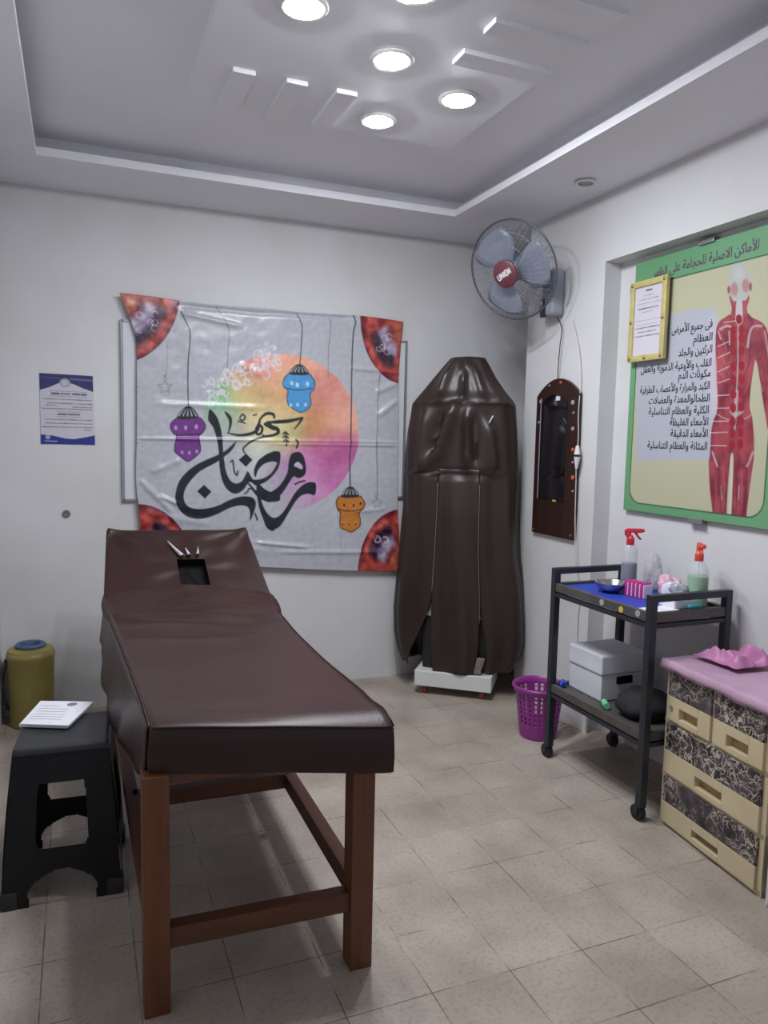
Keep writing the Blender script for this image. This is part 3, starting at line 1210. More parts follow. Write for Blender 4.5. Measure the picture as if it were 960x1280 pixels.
# ================================================================== YELLOW CANISTER
CX, CY = -0.243, 4.145
can = thing('waste_canister', 'yellow plastic canister with blue rimmed opening against the back wall', 'bin', (CX, CY, 0))
m = MB()
m.lathe([(0.098, 0.0), (0.104, 0.006), (0.108, 0.20), (0.111, 0.345), (0.114, 0.35), (0.115, 0.362), (0.114, 0.372), (0.111, 0.375), (0.106, 0.392), (0.075, 0.400), (0.058, 0.400)], (CX, CY, 0), 48, cap1=False)
m.build('drum', 'yellow_plastic', can, smooth=40)
m = MB()
m.lathe([(0.056, 0.396), (0.072, 0.400), (0.074, 0.412), (0.066, 0.420), (0.052, 0.418), (0.046, 0.402), (0.044, 0.39), (0.002, 0.388)], (CX, CY, 0), 40, cap0=False)
m.build('blue_lid', 'blue_lid', can, smooth=50)
m = MB()
m.tube([(CX - 0.112, CY - .02, 0.35), (CX - 0.125, CY - .03, 0.28), (CX - 0.125, CY - .035, 0.15), (CX - 0.108, CY - .03, 0.09)], 0.008, 8)
m.build('handle', 'black_plastic', can, smooth=180)

# ================================================================== THINGS ON THE BACK WALL
# round plug
kx = at(83, 642, 1, YB)
m = MB()
m.lathe([(0.020, 0), (0.020, 0.006), (0.015, 0.010), (0.006, 0.008), (0.002, 0.012)], tuple(kx + np.array([0, -0.0003, 0])), 24, axis=(0, -1, 0))
tag(m.build('wall_plug', 'knob_grey', smooth=40), 'small round grey plug on the back wall below the notice', 'wall plug')

# notice
nt_c = [at(49, 466, 1, YB - .003), at(116, 470, 1, YB - .003), at(119, 556, 1, YB - .003), at(51, 555, 1, YB - .003)]
GI, GJ = 150, 120
S, Tt = np.meshgrid(np.linspace(0, 1, GJ), np.linspace(0, 1, GI))
Pn = ((1 - Tt)[..., None] * ((1 - S)[..., None] * nt_c[0] + S[..., None] * nt_c[1]) + Tt[..., None] * ((1 - S)[..., None] * nt_c[3] + S[..., None] * nt_c[2]))
Pn[..., 1] -= 0.0015 * np.sin(S * 5) * np.sin(Tt * 4)
X, Y = S.ravel() * 100, Tt.ravel() * 130
A_ = Art(X, Y, (196, 192, 202), 0.9)
A_.poly([(0, 0), (100, 0), (100, 30), (80, 24), (62, 17), (45, 14), (35, 17), (18, 25), (0, 31)], (58, 58, 104), smooth=False)
A_.stroke([(4, 7), (38, 8)], [2.5, 2.5], (88, 86, 130), .8)
A_.stroke([(58, 8), (97, 9)], [3, 3], (120, 118, 152), .8)
A_.ell((47, 16), 10, 8.5, (150, 165, 172))
A_.ell((47, 16), 6, 5, (176, 188, 190))
A_.poly([(0, 112), (22, 114), (45, 119), (60, 120), (78, 117), (100, 112), (100, 130), (0, 130)], (44, 58, 132), smooth=False)
A_.ell((13, 117), 4.5, 4.5, (150, 160, 180))
A_.stroke([(8, 124), (30, 124.5)], [1.5, 1.5], (170, 175, 205))
A_.words(22, 86, 36, 4.4, (60, 56, 70), seed=3)
A_.stroke([(18, 31.5), (88, 31.5)], [.8, .8], (120, 118, 130))
A_.stroke([(18, 40.5), (88, 41)], [.8, .8], (120, 118, 130))
for k, (x0, x1, y) in enumerate(((6, 96, 46.5), (14, 96, 54), (60, 96, 60), (10, 30, 58), (4, 96, 64), (9, 96, 84), (9, 96, 91), (3, 96, 98), (80, 94, 103))):
    A_.words(x0, x1, y, 2.0, (88, 84, 96), seed=k + 10, alpha=.85)
A_.words(33, 72, 74, 3.6, (80, 76, 90), seed=5)
A_.stroke([(30, 69), (76, 69.5)], [.8, .8], (130, 128, 138))
A_.stroke([(30, 78.5), (76, 79)], [.8, .8], (130, 128, 138))
notice = printed_sheet('wall_notice', Pn, A_.C, 'notice_print', None, 0.0012, (0, 1, 0))
tag(notice, 'blue and white printed notice taped to the back wall above the bin', 'notice')

# whiteboard behind the banner
wb = thing('whiteboard', 'white board fixed to the back wall behind the hanging banner', 'whiteboard', (1.05, YB, 1.14))
m = MB()
m.box((1.045, YB - 0.008, 1.615), (1.63, 0.014, 0.95))
m.build('panel', 'board_white', wb)
m = MB()
for a, b in (((0.223, YB - .011, 1.14), (1.868, YB - .011, 1.14)), ((0.223, YB - .011, 2.09), (1.868, YB - .011, 2.09)),
             ((0.223, YB - .011, 1.134), (0.223, YB - .011, 2.096)), ((1.868, YB - .011, 1.134), (1.868, YB - .011, 2.096))):
    m.bar(a, b, 0.012, 0.018, up=(0, 1, 0))
m.build('frame', 'board_frame', wb)

# ------------------------------------------------------------------ banner
YBN = YB - 0.036


def curve_pts(pts, n):
    P = np.array(pts, float)
    d = np.concatenate([[0], np.cumsum(np.hypot(*np.diff(P, axis=0).T))])
    c = catmull(P, 20)
    d = np.concatenate([[0], np.cumsum(np.hypot(*np.diff(c, axis=0).T))])
    q = np.linspace(0, d[-1], n)
    return np.column_stack([np.interp(q, d, c[:, 0]), np.interp(q, d, c[:, 1])])


NI, NJ = 440, 460
topc = curve_pts([(149, 366), (185, 370), (225, 376), (270, 381), (330, 385), (375, 390), (440, 394), (470, 397), (504, 402)], NJ)
botc = curve_pts([(177, 700), (230, 704), (330, 709), (420, 713), (500, 714)], NJ)
lefc = curve_pts([(149, 366), (160, 392), (170, 425), (171, 470), (171, 540), (170, 600), (175, 650), (177, 700)], NI)
rigc = curve_pts([(504, 402), (501, 430), (498, 470), (498, 540), (497, 620), (499, 670), (500, 714)], NI)
s_ = np.linspace(0, 1, NJ)[None, :, None]
t_ = np.linspace(0, 1, NI)[:, None, None]
Q = (1 - t_) * topc[None] + t_ * botc[None] + (1 - s_) * lefc[:, None] + s_ * rigc[:, None] \
    - ((1 - s_) * (1 - t_) * topc[0] + s_ * (1 - t_) * topc[-1] + (1 - s_) * t_ * botc[0] + s_ * t_ * botc[-1])
bx, by = Q[..., 0].ravel(), Q[..., 1].ravel()
d_ = RX[None] * ((bx - 480) / FPX)[:, None] - UP[None] * ((by - 640) / FPX)[:, None] + FW[None]
Pb = CAM + d_ * ((YBN - CAM[1]) / d_[:, 1])[:, None]
# fold lines, slack ripples and puckers of the satin
dep = np.zeros(len(bx))
for (x0, y0, x1, y1, a, wd) in ((230, 392, 300, 408, .007, 3), (228, 382, 330, 392, -.008, 3), (330, 391, 440, 398, -.007, 3), (175, 548, 500, 553, .005, 2.0), (340, 555, 500, 557, .004, 2),
                                (190, 590, 225, 575, .005, 4), (175, 600, 215, 640, .006, 4), (200, 620, 222, 630, .007, 3), (440, 460, 500, 466, .006, 3),
                                (470, 490, 497, 478, .006, 4), (472, 520, 497, 500, .006, 4), (320, 678, 385, 684, .006, 2.5), (385, 640, 392, 700, .004, 3), (350, 690, 470, 690, .005, 3),
                                (418, 590, 424, 700, .004, 3), (440, 640, 480, 636, .004, 3), (200, 505, 330, 510, .004, 4), (300, 455, 330, 470, .004, 4), (180, 640, 260, 655, .004, 5), (250, 665, 330, 690, .005, 5)):
    dx, dy = x1 - x0, y1 - y0
    L2 = dx * dx + dy * dy
    tt = ((bx - x0) * dx + (by - y0) * dy) / L2
    dd = ((bx - x0) * dy - (by - y0) * dx) / math.sqrt(L2)
    env = np.clip(1.15 - np.abs(tt - .5) * 2, 0, 1)
    dep += 1.5 * a * np.exp(-(dd / wd) ** 2) * np.clip(env * 3, 0, 1)
dep += 0.004 * (fbm(bx, by, 0.045, 2.0, 2) - .5) + 0.0022 * (fbm(bx, by, 0.16, 3.0, 2) - .5)
Pb[:, 1] -= dep + 0.002
A_ = Art(bx, by, (178, 179, 187), 1.0)


def c3(*p):     # traced in an enlargement of the banner
    return [(140 + x / 2.526, 350 + y / 2.526) for x, y in p]


def qa(*p):
    return [(150 + x / 5.0526, 370 + y / 5.0526) for x, y in p]


def qb(*p):
    return [(320 + x / 5.0526, 370 + y / 5.0526) for x, y in p]


def qc(*p):
    return [(150 + x / 5.0526, 530 + y / 5.0526) for x, y in p]


def qd(*p):
    return [(320 + x / 5.0526, 530 + y / 5.0526) for x, y in p]


# watercolour disc
cx_, cy_ = 140 + 530 / 2.526, 350 + 482 / 2.526
rd = np.hypot(bx - cx_, by - cy_)
ndisc = fbm(bx, by, 0.05, 5.0, 4)
ang = np.arctan2(by - cy_, bx - cx_)
edge = np.clip((99.5 - rd) / 1.6, 0, 1)
blobs = [((470, 265), 70, (222, 140, 138)), ((560, 260), 90, (226, 158, 132)), ((680, 330), 90, (220, 148, 138)), ((740, 420), 70, (222, 160, 140)),
         ((650, 460), 60, (206, 148, 100)), ((560, 340), 90, (214, 168, 120)), ((440, 360), 70, (212, 190, 132)), ((310, 370), 55, (112, 178, 132)), ((350, 430), 60, (156, 190, 150)),
         ((480, 460), 80, (206, 184, 140)), ((560, 480), 60, (196, 190, 130)), ((600, 570), 60, (200, 130, 176)), ((690, 540), 70, (190, 104, 156)), ((720, 640), 70, (190, 110, 164)), ((620, 660), 70, (192, 132, 180)),
         ((530, 620), 60, (182, 150, 190)), ((450, 560), 80, (198, 204, 190)), ((560, 720), 70, (196, 176, 200)), ((330, 620), 120, (178, 179, 187)), ((420, 700), 100, (178, 179, 187))]
num = np.zeros((len(bx), 3))
den = np.zeros(len(bx))
for (p, r_, col) in blobs:
    q = c3(p)[0]
    wgt = np.exp(-((bx - q[0]) ** 2 + (by - q[1]) ** 2) / (2 * (r_ / 2.526 * 0.58) ** 2)) + 1e-9
    num += wgt[:, None] * np.array(col)
    den += wgt
disc = num / den[:, None] + (ndisc - .5)[:, None] * np.array([26, 30, 26])
# the lower left of the disc fades out
fade = np.clip((np.cos(ang - math.radians(138)) - 0.25) / 0.6, 0, 1) * np.clip((rd - 25) / 60, 0, 1)
al = edge * (1 - fade)
A_.C = A_.C * (1 - al[:, None]) + disc * al[:, None]
# pale ornament over the upper left of the disc
r_ = random.Random(4)
for k in range(64):
    tq = r_.random()
    ax = 312 + 200 * tq + r_.uniform(-26, 40)
    ay = 355 - 130 * tq ** 0.9 + r_.uniform(-34, 44)
    a0 = r_.uniform(0, 6.28)
    rr = r_.uniform(7, 17)
    arc = [(ax + rr * (1 - .09 * i) * math.cos(a0 + i * .75), ay + rr * (1 - .09 * i) * math.sin(a0 + i * .75)) for i in range(7)]
    A_.stroke(c3(*arc), 1.9, (212, 209, 214), .85)
for k in range(10):
    tq = k / 9
    ax, ay = 305 + 215 * tq, 345 - 125 * tq
    A_.ell(c3((ax + 8 * math.sin(k * 2), ay + 6 * math.cos(k)))[0], 2.2, 2.2, (222, 218, 222), .9)
# hanging cords
ink = (52, 54, 62)
A_.stroke(qa((385, 100), (410, 150), (440, 220), (440, 300), (430, 420), (428, 560), (432, 695)), 1.3, ink)
A_.stroke(qa((610, 70), (640, 120), (680, 190), (690, 250), (682, 340), (676, 450)), 1.0, (120, 120, 132))
A_.stroke(qb((262, 115), (280, 160), (292, 200), (285, 320), (277, 430)), 1.2, (70, 70, 80))
A_.stroke(qb((462, 140), (472, 190), (458, 330), (455, 520)), .9, (120, 120, 130))
A_.stroke(qb((612, 118), (628, 165), (615, 240), (606, 420), (602, 700), (597, 960)) + qd((592, 200), (594, 395)), 1.4, ink)
A_.stroke(qb((785, 470), (770, 620), (768, 760), (760, 960)) + qd((760, 120), (768, 450)), .9, (112, 112, 122))
A_.stroke(qa((300, 310), (296, 420), (290, 520)), .8, (130, 130, 140))
# stars
for f, c, R_ in ((qa, (286, 575), 46), (qd, (765, 500), 36)):
    st = []
    for k in range(11):
        a_ = -PI / 2 + k * PI / 5
        q_ = R_ if k % 2 == 0 else R_ * .45
        st.append((c[0] + q_ * math.cos(a_), c[1] + q_ * math.sin(a_)))
    A_.stroke(f(*st), .9, (120, 120, 130), .9, smooth=False)
    A_.ell(f((c[0] - 4, c[1] - 70 if f is qa else c[1] - 44))[0], 2.2, 2.6, (128, 128, 138), .6)


# lanterns
def lantern(f, pts_body, cap, waist, col, dark, light, spots_a, spots_b):
    A_.poly(f(*pts_body), col)
    B_ = f(*pts_body)
    A_.stroke(B_ + [B_[0]], 1.1, dark)
    A_.poly(f(*cap), (38, 40, 48))
    A_.stroke(f(*waist), 1.2, dark)
    for p in spots_a:
        A_.ell(f(p)[0], 2.0, 3.0, light, .85, soft=.4)
    for p in spots_b:
        A_.ell(f(p)[0], 1.7, 2.3, light, .85, soft=.4)
    tip = cap[0]
    b0, b1 = cap[2], cap[-2]
    for k in range(5):
        u = (k + .5) / 5
        A_.stroke(f((tip[0] + (b0[0] + (b1[0] - b0[0]) * u - tip[0]) * .45, tip[1] + 16), (b0[0] + (b1[0] - b0[0]) * u, (b0[1] + b1[1]) / 2 - 14)), [.6, 1.6], (200, 202, 206), .9, smooth=False)


lantern(qa, [(360, 770), (325, 800), (318, 830), (335, 865), (355, 885), (345, 950), (348, 985), (390, 1020), (428, 1045), (470, 1020), (505, 985), (508, 950), (498, 890), (525, 860), (540, 825), (525, 790), (495, 765), (430, 775)],
        [(432, 695), (395, 715), (358, 772), (430, 778), (495, 768), (470, 718)], [(338, 868), (380, 880), (430, 872), (500, 872), (520, 862)],
        (112, 52, 130), (54, 26, 66), (188, 160, 210), [(352, 832), (415, 832), (482, 826)], [(392, 988), (438, 990), (485, 982)])
lantern(qb, [(205, 490), (175, 525), (172, 570), (200, 595), (195, 650), (205, 690), (240, 715), (282, 735), (325, 715), (345, 680), (340, 620), (365, 590), (372, 545), (350, 510), (330, 492)],
        [(275, 430), (240, 445), (208, 490), (270, 500), (332, 494), (310, 450)], [(182, 582), (240, 592), (300, 592), (358, 582)],
        (78, 148, 200), (40, 70, 108), (196, 222, 240), [(225, 550), (260, 562), (325, 556)], [(218, 690), (262, 688), (312, 686)])
lantern(qd, [(535, 455), (510, 475), (505, 510), (520, 545), (532, 565), (527, 620), (535, 655), (565, 668), (598, 682), (630, 665), (655, 640), (658, 600), (650, 560), (680, 530), (686, 500), (670, 470), (648, 455)],
        [(595, 395), (565, 410), (535, 458), (595, 466), (650, 456), (625, 410)], [(512, 535), (560, 548), (620, 548), (680, 532)],
        (190, 116, 44), (70, 40, 24), (226, 170, 90), [(556, 512), (616, 515), (660, 495)], [(546, 630), (586, 632), (628, 630)])
for p in [(556, 512), (616, 515), (660, 500)]:
    A_.ell(qd(p)[0], 1.5, 2.2, (70, 40, 24))
for p in [(546, 632), (586, 634), (628, 632)]:
    A_.ell(qd(p)[0], 1.1, 1.5, (70, 40, 24))

# corner ornaments
for (cc, rx, ry) in ((c3((22, 30))[0], 77, 92), (c3((925, 112))[0], 56, 86), (c3((82, 925))[0], 70, 86), (c3((920, 925))[0], 57, 80)):
    q = np.hypot((bx - cc[0]) / rx, (by - cc[1]) / ry)
    an = np.arctan2((by - cc[1]) / ry, (bx - cc[0]) / rx)
    ins = np.clip((1 - q) * min(rx, ry) / 1.0 + .5, 0, 1)
    qn = q + 0.05 * (fbm(bx, by, .14, cc[0] * .01, 3) - .5)
    stops = [0, .30, .40, .52, .62, .70, .80, .90, .96, 1.0]
    cols = np.array([(160, 66, 64), (190, 104, 72), (116, 46, 54), (172, 158, 182), (152, 136, 164), (50, 34, 56), (66, 36, 54), (184, 80, 66), (160, 54, 62), (86, 30, 44)], float)
    col = np.column_stack([np.interp(qn, stops, cols[:, k]) for k in range(3)])
    # the pale and dark rings only show around the diagonal
    dia = np.clip(1 - np.abs(np.abs(np.abs(an) % (PI / 2)) - PI / 4) / 0.5, 0, 1)[:, None]
    red = np.column_stack([np.interp(qn, [0, .35, .6, .8, 1], [168, 180, 146, 186, 106]), np.interp(qn, [0, .35, .6, .8, 1], [62, 80, 48, 76, 36]), np.interp(qn, [0, .35, .6, .8, 1], [62, 66, 52, 64, 48])])
    col = col * np.clip(dia * 4, 0, 1) + red * (1 - np.clip(dia * 4, 0, 1))
    col = col + (fbm(bx, by, .3, cc[1] * .01, 3) - .5)[:, None] * np.array([52, 42, 38])
    A_.C = A_.C * (1 - ins[:, None]) + col * ins[:, None]
    for k in range(9):
        a_ = r_.uniform(0, 6.28)
        pr_ = (cc[0] + (1 if cc[0] < 300 else -1) * rx * r_.uniform(.32, .6), cc[1] + (1 if cc[1] < 520 else -1) * ry * r_.uniform(.3, .55))
        A_.stroke([(pr_[0] + 4 * math.cos(a_ + i), pr_[1] + 4 * math.sin(a_ + i)) for i in range(5)], .9, (214, 196, 206), .8)

# calligraphy
K = (27, 30, 39)
A_.poly(qd((375, 375), (330, 369), (290, 390), (250, 430), (220, 480), (190, 530), (160, 570), (130, 590), (105, 591), (80, 575), (55, 540), (35, 490), (20, 430), (6, 380), (2, 420), (12, 490), (30, 560), (55, 612), (80, 645), (110, 662), (140, 655), (170, 620), (200, 570), (230, 520), (260, 475), (290, 450), (330, 440), (372, 446)), K)
A_.poly(qd((235, 182), (275, 178), (300, 205), (315, 270), (308, 320), (270, 342), (240, 330), (222, 350), (200, 385), (170, 430), (140, 462), (90, 486), (40, 480), (0, 450), (-40, 395), (-60, 370), (-40, 378), (0, 420), (50, 432), (100, 426), (150, 388), (188, 330), (202, 290), (205, 250), (215, 205)), K)
A_.poly(qd((238, 262), (262, 238), (292, 262), (290, 286), (262, 276)), (196, 176, 200))
A_.poly(qc((850, 330), (846, 290), (870, 235), (910, 200), (960, 176), (985, 172), (1010, 180), (1012, 225), (1000, 275), (965, 325), (920, 365), (860, 388), (835, 372), (812, 368), (780, 412), (740, 438), (698, 430), (660, 390), (636, 320), (627, 228), (656, 226), (666, 290), (692, 352), (730, 376), (770, 360), (796, 314), (808, 300), (832, 342), (850, 352), (900, 345), (950, 315), (985, 265), (988, 240), (950, 238), (905, 255), (872, 290), (858, 330)), K)
A_.poly(qc((862, 372), (866, 400), (884, 445), (920, 488), (962, 492), (1010, 480), (1000, 430), (960, 432), (915, 412), (885, 385)), K)
A_.stroke(qc((872, 430), (884, 520), (908, 580), (935, 640), (962, 655)), [1.2, 2.5, 4, 6, 8], K)
A_.poly(qc((530, 384), (576, 428), (536, 470), (487, 425)), K, smooth=False)
A_.poly(qc((795, 187), (836, 226), (795, 270), (749, 226)), K, smooth=False)
A_.poly(qa((568, 716), (612, 765), (636, 835), (646, 905), (650, 960), (652, 1000), (655, 1030), (628, 1030), (622, 960), (610, 900), (590, 832), (560, 790), (557, 760)), K)
A_.poly(qc((736, 108), (702, 170), (655, 208), (600, 247), (540, 277), (490, 310), (440, 365), (408, 420), (402, 470), (422, 515), (470, 535), (540, 535), (620, 515), (690, 480), (760, 459), (822, 460), (852, 482), (856, 520), (838, 575), (820, 612), (822, 565), (812, 530), (786, 515), (740, 516), (680, 535), (610, 570), (540, 594), (470, 597), (410, 575), (368, 530), (350, 480), (352, 430), (370, 370), (410, 315), (470, 265), (540, 228), (600, 203), (650, 180), (692, 148)), K)
A_.stroke(qc((698, 240), (712, 230), (716, 262), (722, 302), (738, 324), (744, 298)), 1.8, K)
A_.stroke(qc((786, 440), (806, 425), (812, 408), (830, 410)), 1.6, K)
A_.stroke(qc((852, 565), (860, 585), (866, 606)), 1.8, K)
def KS(p, w_, c):
    A_.stroke(p, np.array(w_, float) * 1.35, c)


# smaller word above
G_ = (40, 43, 46)
KS(c3((358, 418), (372, 436), (374, 458), (368, 480)), [1.6, 3.4, 2.2, 1.0], G_)
KS(c3((366, 483), (400, 490), (436, 486), (458, 474), (464, 452), (470, 436), (488, 422), (508, 424), (512, 436)), [1.0, 2.2, 2.8, 3.0, 2.4, 1.8, 2.6, 2.6, 1.6], G_)
KS(c3((598, 436), (560, 445), (522, 448), (492, 450), (482, 456), (500, 464), (520, 470), (524, 482), (508, 490), (476, 496), (446, 506), (424, 522), (414, 534), (420, 548)), [2.0, 3.4, 3.2, 2.0, 1.8, 3.0, 3.6, 3.0, 2.4, 2.0, 1.8, 1.6, 1.4, 1.0], G_)
KS(c3((600, 436), (592, 450), (576, 470)), [2.4, 1.8, 1.0], G_)
KS(c3((455, 470), (462, 458), (474, 466), (470, 484), (458, 486), (455, 470)), 2.2, G_)
KS(c3((494, 452), (500, 462), (512, 468)), 4.0, G_)
for p in ((478, 490), (488, 492)):
    A_.ell(c3(p)[0], 1.3, 1.2, G_)
KS(c3((404, 434), (412, 424), (420, 434), (412, 444), (404, 440)), 1.4, G_)
KS(c3((398, 446), (420, 452)), 1.2, G_)
KS(c3((446, 428), (456, 424)), 1.2, G_)
for dy in (0, 12, 24):
    KS(c3((540, 486 + dy), (548, 480 + dy), (556, 488 + dy)), 1.3, G_)
KS(c3((548, 480), (550, 524)), 1.2, G_)
KS(c3((580, 505), (586, 515), (582, 530)), 1.6, G_)
KS(c3((578, 645), (592, 638), (608, 634)), 1.6, G_)
A_.C += ((fbm(bx, by, .5, 8, 2) - .5) * 7)[:, None]
banner = thing('ramadan_banner', 'white satin greeting banner with lanterns and black calligraphy on back wall', 'banner', (1.03, YBN, 0.68))
printed_sheet('printed_cloth', Pb.reshape(NI, NJ, 3), A_.C, 'banner_print', banner, 0.0015, (0, 1, 0))
for q in ((150, 367), (503, 402), (171, 482), (497, 478), (171, 552)):
    p = at(q[0], q[1], 1, YBN - 0.006)
    m = MB()
    m.sphere((p[0] + (0.004 if q[0] < 300 else -0.004), p[1], p[2] - 0.004), 0.005, 10, (1, .6, 1))
    m.build('pin', 'steel', banner, smooth=180)

# ================================================================== COVERED MACHINE
mc = np.array([1.997, 3.770, 0])          # middle of the base's front edge
eu = np.array([0.789, -0.613, 0])         # along its front, left to right
en = np.array([0.613, 0.789, 0])          # away from the viewer
mach = thing('covered_machine', 'tall machine under a brown leatherette cover, on a white wheeled base', 'machine', tuple(mc))


def ML(u, n, z):
    return mc + eu * u + en * n + np.array([0, 0, z])


Rm = Matrix((Vector(eu), Vector(en), Vector((0, 0, 1)))).transposed()
m = MB()
m.box(ML(0.0, 0.15, 0.098), (0.455, 0.30, 0.092), rot=Rm, bev=0.006)
m.build('base', 'white_plastic', mach)
for u in (-0.17, 0.17):
    for n in (0.05, 0.26):
        m = MB()
        m.cyl(ML(u - 0.012, n, 0.026), ML(u + 0.012, n, 0.026), 0.026, n=20)
        m.build('caster', 'caster_red', mach, smooth=40)
m = MB()
m.box(ML(0.0, 0.17, 0.50), (0.40, 0.20, 0.72), rot=Rm, bev=0.02)
m.box(ML(0.0, 0.17, 1.20), (0.34, 0.18, 0.72), rot=Rm, bev=0.02)
m.build('body', 'machine_dark', mach)
m = MB()
m.box(ML(0.0, 0.165, 0.505), (0.45, 0.21, 0.085), rot=Rm, bev=0.004)
m.build('white_band', 'white_plastic', mach)

# half-width left / right and depth of the cover at each height
ZK = [0.16, 0.24, 0.34, 0.48, 0.65, 0.85, 1.10, 1.35, 1.55, 1.70, 1.715, 1.78, 1.86, 1.93, 1.975]
WL = [.330, .372, .392, .398, .385, .365, .345, .345, .335, .315, .306, .246, .182, .126, .088]
WR = [.330, .378, .395, .390, .372, .335, .318, .312, .302, .285, .280, .224, .166, .126, .098]
DF = [.020, .020, .020, .020, .020, .022, .024, .026, .028, .030, .030, .028, .05, .08, .11]     # front set-back
DB = [.28, .30, .30, .30, .30, .30, .30, .30, .30, .30, .30, .29, .28, .26, .24]


def kk(z, arr):
    return float(np.interp(z, ZK, arr))


def cover_pt(th, z):
    """th = 0 at the front middle, growing to the right (+pi/2), +-pi at the back"""
    wl, wr, df, db = kk(z, WL), kk(z, WR), kk(z, DF), kk(z, DB)
    w_ = wr if math.sin(th) > 0 else wl
    nm = 2.6
    cu, cn = math.sin(th), -math.cos(th)
    k = (abs(cu) ** nm + abs(cn) ** nm) ** (-1 / nm)
    mid, half = (df + db) / 2, (db - df) / 2
    u, n = cu * k * w_, mid + cn * k * half
    # folds hanging from the shoulders
    if z < 1.72:
        f = 0.010 * math.sin(th * 7 + 0.8 * math.sin(z * 3)) * min(1, (1.75 - z) * 2.5) + 0.006 * math.sin(th * 13 + z * 2.3)
    else:
        f = 0.007 * math.sin(th * 9 + z * 7)
    # big shiny tucks on the hood's front
    if abs(th) < 1.1 and z > 1.15:
        uu = u
        for (u0, z0, u1, z1, a, wd) in ((-0.03, 1.72, -0.16, 1.33, .028, .034), (0.03, 1.70, 0.045, 1.32, .026, .030), (0.075, 1.66, 0.085, 1.34, -.016, .022), (-0.08, 1.92, -0.13, 1.74, .014, .02), (0.0, 1.9, 0.0, 1.72, -.015, .02),
                                        (0.05, 1.93, 0.13, 1.73, .013, .02), (0.15, 1.62, 0.20, 1.30, .018, .03), (-0.2, 1.68, -0.23, 1.3, .016, .03), (-0.12, 1.66, -0.17, 1.40, -.016, .02)):
            tq = (z - z0) / (z1 - z0)
            if -0.1 < tq < 1.1:
                f += 1.7 * a * math.exp(-((uu - (u0 + (u1 - u0) * tq)) / wd) ** 2) * max(0, min(1, (0.55 - abs(tq - .5)) * 4))
        f -= 0.016 * math.exp(-((z - 1.305) / 0.018) ** 2) * math.exp(-(uu / .16) ** 4)
        f += 0.010 * math.exp(-((z - 1.712) / 0.010) ** 2)
    L = math.hypot(cu, cn)
    p = ML(u + cu / L * f, n + cn / L * f, z)
    if p[1] < 3.80:
        p[0] = min(p[0], XR - 0.012)          # pressed flat beside the pier
    return p


def front_half(z):
    """half-angles of the open front below the seams"""
    if z > 0.62:
        return 0.34, 0.34
    q = min(1.0, (0.62 - z) / 0.46)
    return 0.34 + 0.52 * q ** 1.6, 0.34 + 0.20 * q ** 1.3


ZL = list(np.linspace(0.16, 1.70, 78)) + list(np.linspace(1.71, 1.975, 18))
m = MB()
NT = 110
V = []
for z in ZL:
    aL, aR = front_half(z)
    if z > 1.31:
        aL = aR = 0.0
    row = []
    for k in range(NT + 1):
        th = aR + (2 * PI - aL - aR) * k / NT
        if th > PI:
            th -= 2 * PI
        p = cover_pt(th, z)
        row.append(m.b.verts.new(Vector(p)))
    V.append(row)
for i in range(len(V) - 1):
    for k in range(NT):
        m.b.faces.new((V[i][k], V[i][k + 1], V[i + 1][k + 1], V[i + 1][k]))
cen = m.b.verts.new(Vector(ML(0.01, 0.17, 1.985)))
for k in range(NT):
    m.b.faces.new((V[-1][k], V[-1][k + 1], cen))
bmesh.ops.remove_doubles(m.b, verts=m.b.verts[:], dist=0.0005)
m.build('cover', 'leather_cover', mach, smooth=60, solid=0.003)
# front flap
m = MB()
rows = []
for z in np.linspace(0.145, 1.335, 60):
    row = []
    for k in range(25):
        v = k / 24
        th = -0.36 + 0.72 * v
        p = cover_pt(th, max(z, .17)) - en * (0.002 + min(1, (1.34 - z) * 4) * (0.006 + 0.006 * math.sin(v * PI) + 0.003 * math.sin(v * 9 + z * 4)))
        p[2] = z - 0.012 * (v > 2)
        row.append(p)
    rows.append(row)
m.grid(rows)
m.build('front_flap', 'leather_cover', mach, smooth=180, solid=0.003)
for sg in (-1, 1):
    m = MB()
    m.tube([cover_pt(sg * 0.365, z) - en * 0.010 for z in np.linspace(0.62 if sg < 0 else 0.45, 1.25, 30)], 0.0022, 6)
    m.build('zip', 'zip_tape', mach, smooth=180)
# fur-like lining turned out at the right foot
m = MB()
rows = []
for i in range(10):
    z = 0.15 + 0.10 * i / 9
    rows.append([cover_pt(0.36 + 0.12 * k / 6, max(z, .17)) - en * 0.012 + np.array([0, 0, z - max(z, .17)]) + np.array([0, 0, .004 * math.sin(k * 3 + i)]) for k in range(7)])
m.grid(rows)
m.build('lining', 'lining_fur', mach, smooth=180, solid=0.003)
m = MB()
m.bar(cover_pt(0.52, 1.60) - en * 0.02, cover_pt(0.62, 1.64) - en * 0.02, 0.006, 0.004)
m.build('reflective_tab', 'white_print', mach)

# ================================================================== PURPLE BASKET
BX, BY = 2.165, 3.135
bk = thing('waste_basket', 'purple plastic waste basket with slotted sides behind the cart', 'basket', (BX, BY, 0))


def basket_wall(z):
    return 0.092 + (0.124 - 0.092) * z / 0.265


m = MB()
NA = 96
zs = np.linspace(0.004, 0.252, 42)
vt = {}


def bv(a, j):
    a %= NA
    if (a, j) not in vt:
        r_ = basket_wall(zs[j])
        vt[(a, j)] = m.b.verts.new((BX + r_ * math.cos(2 * PI * a / NA), BY + r_ * math.sin(2 * PI * a / NA), zs[j]))
    return vt[(a, j)]


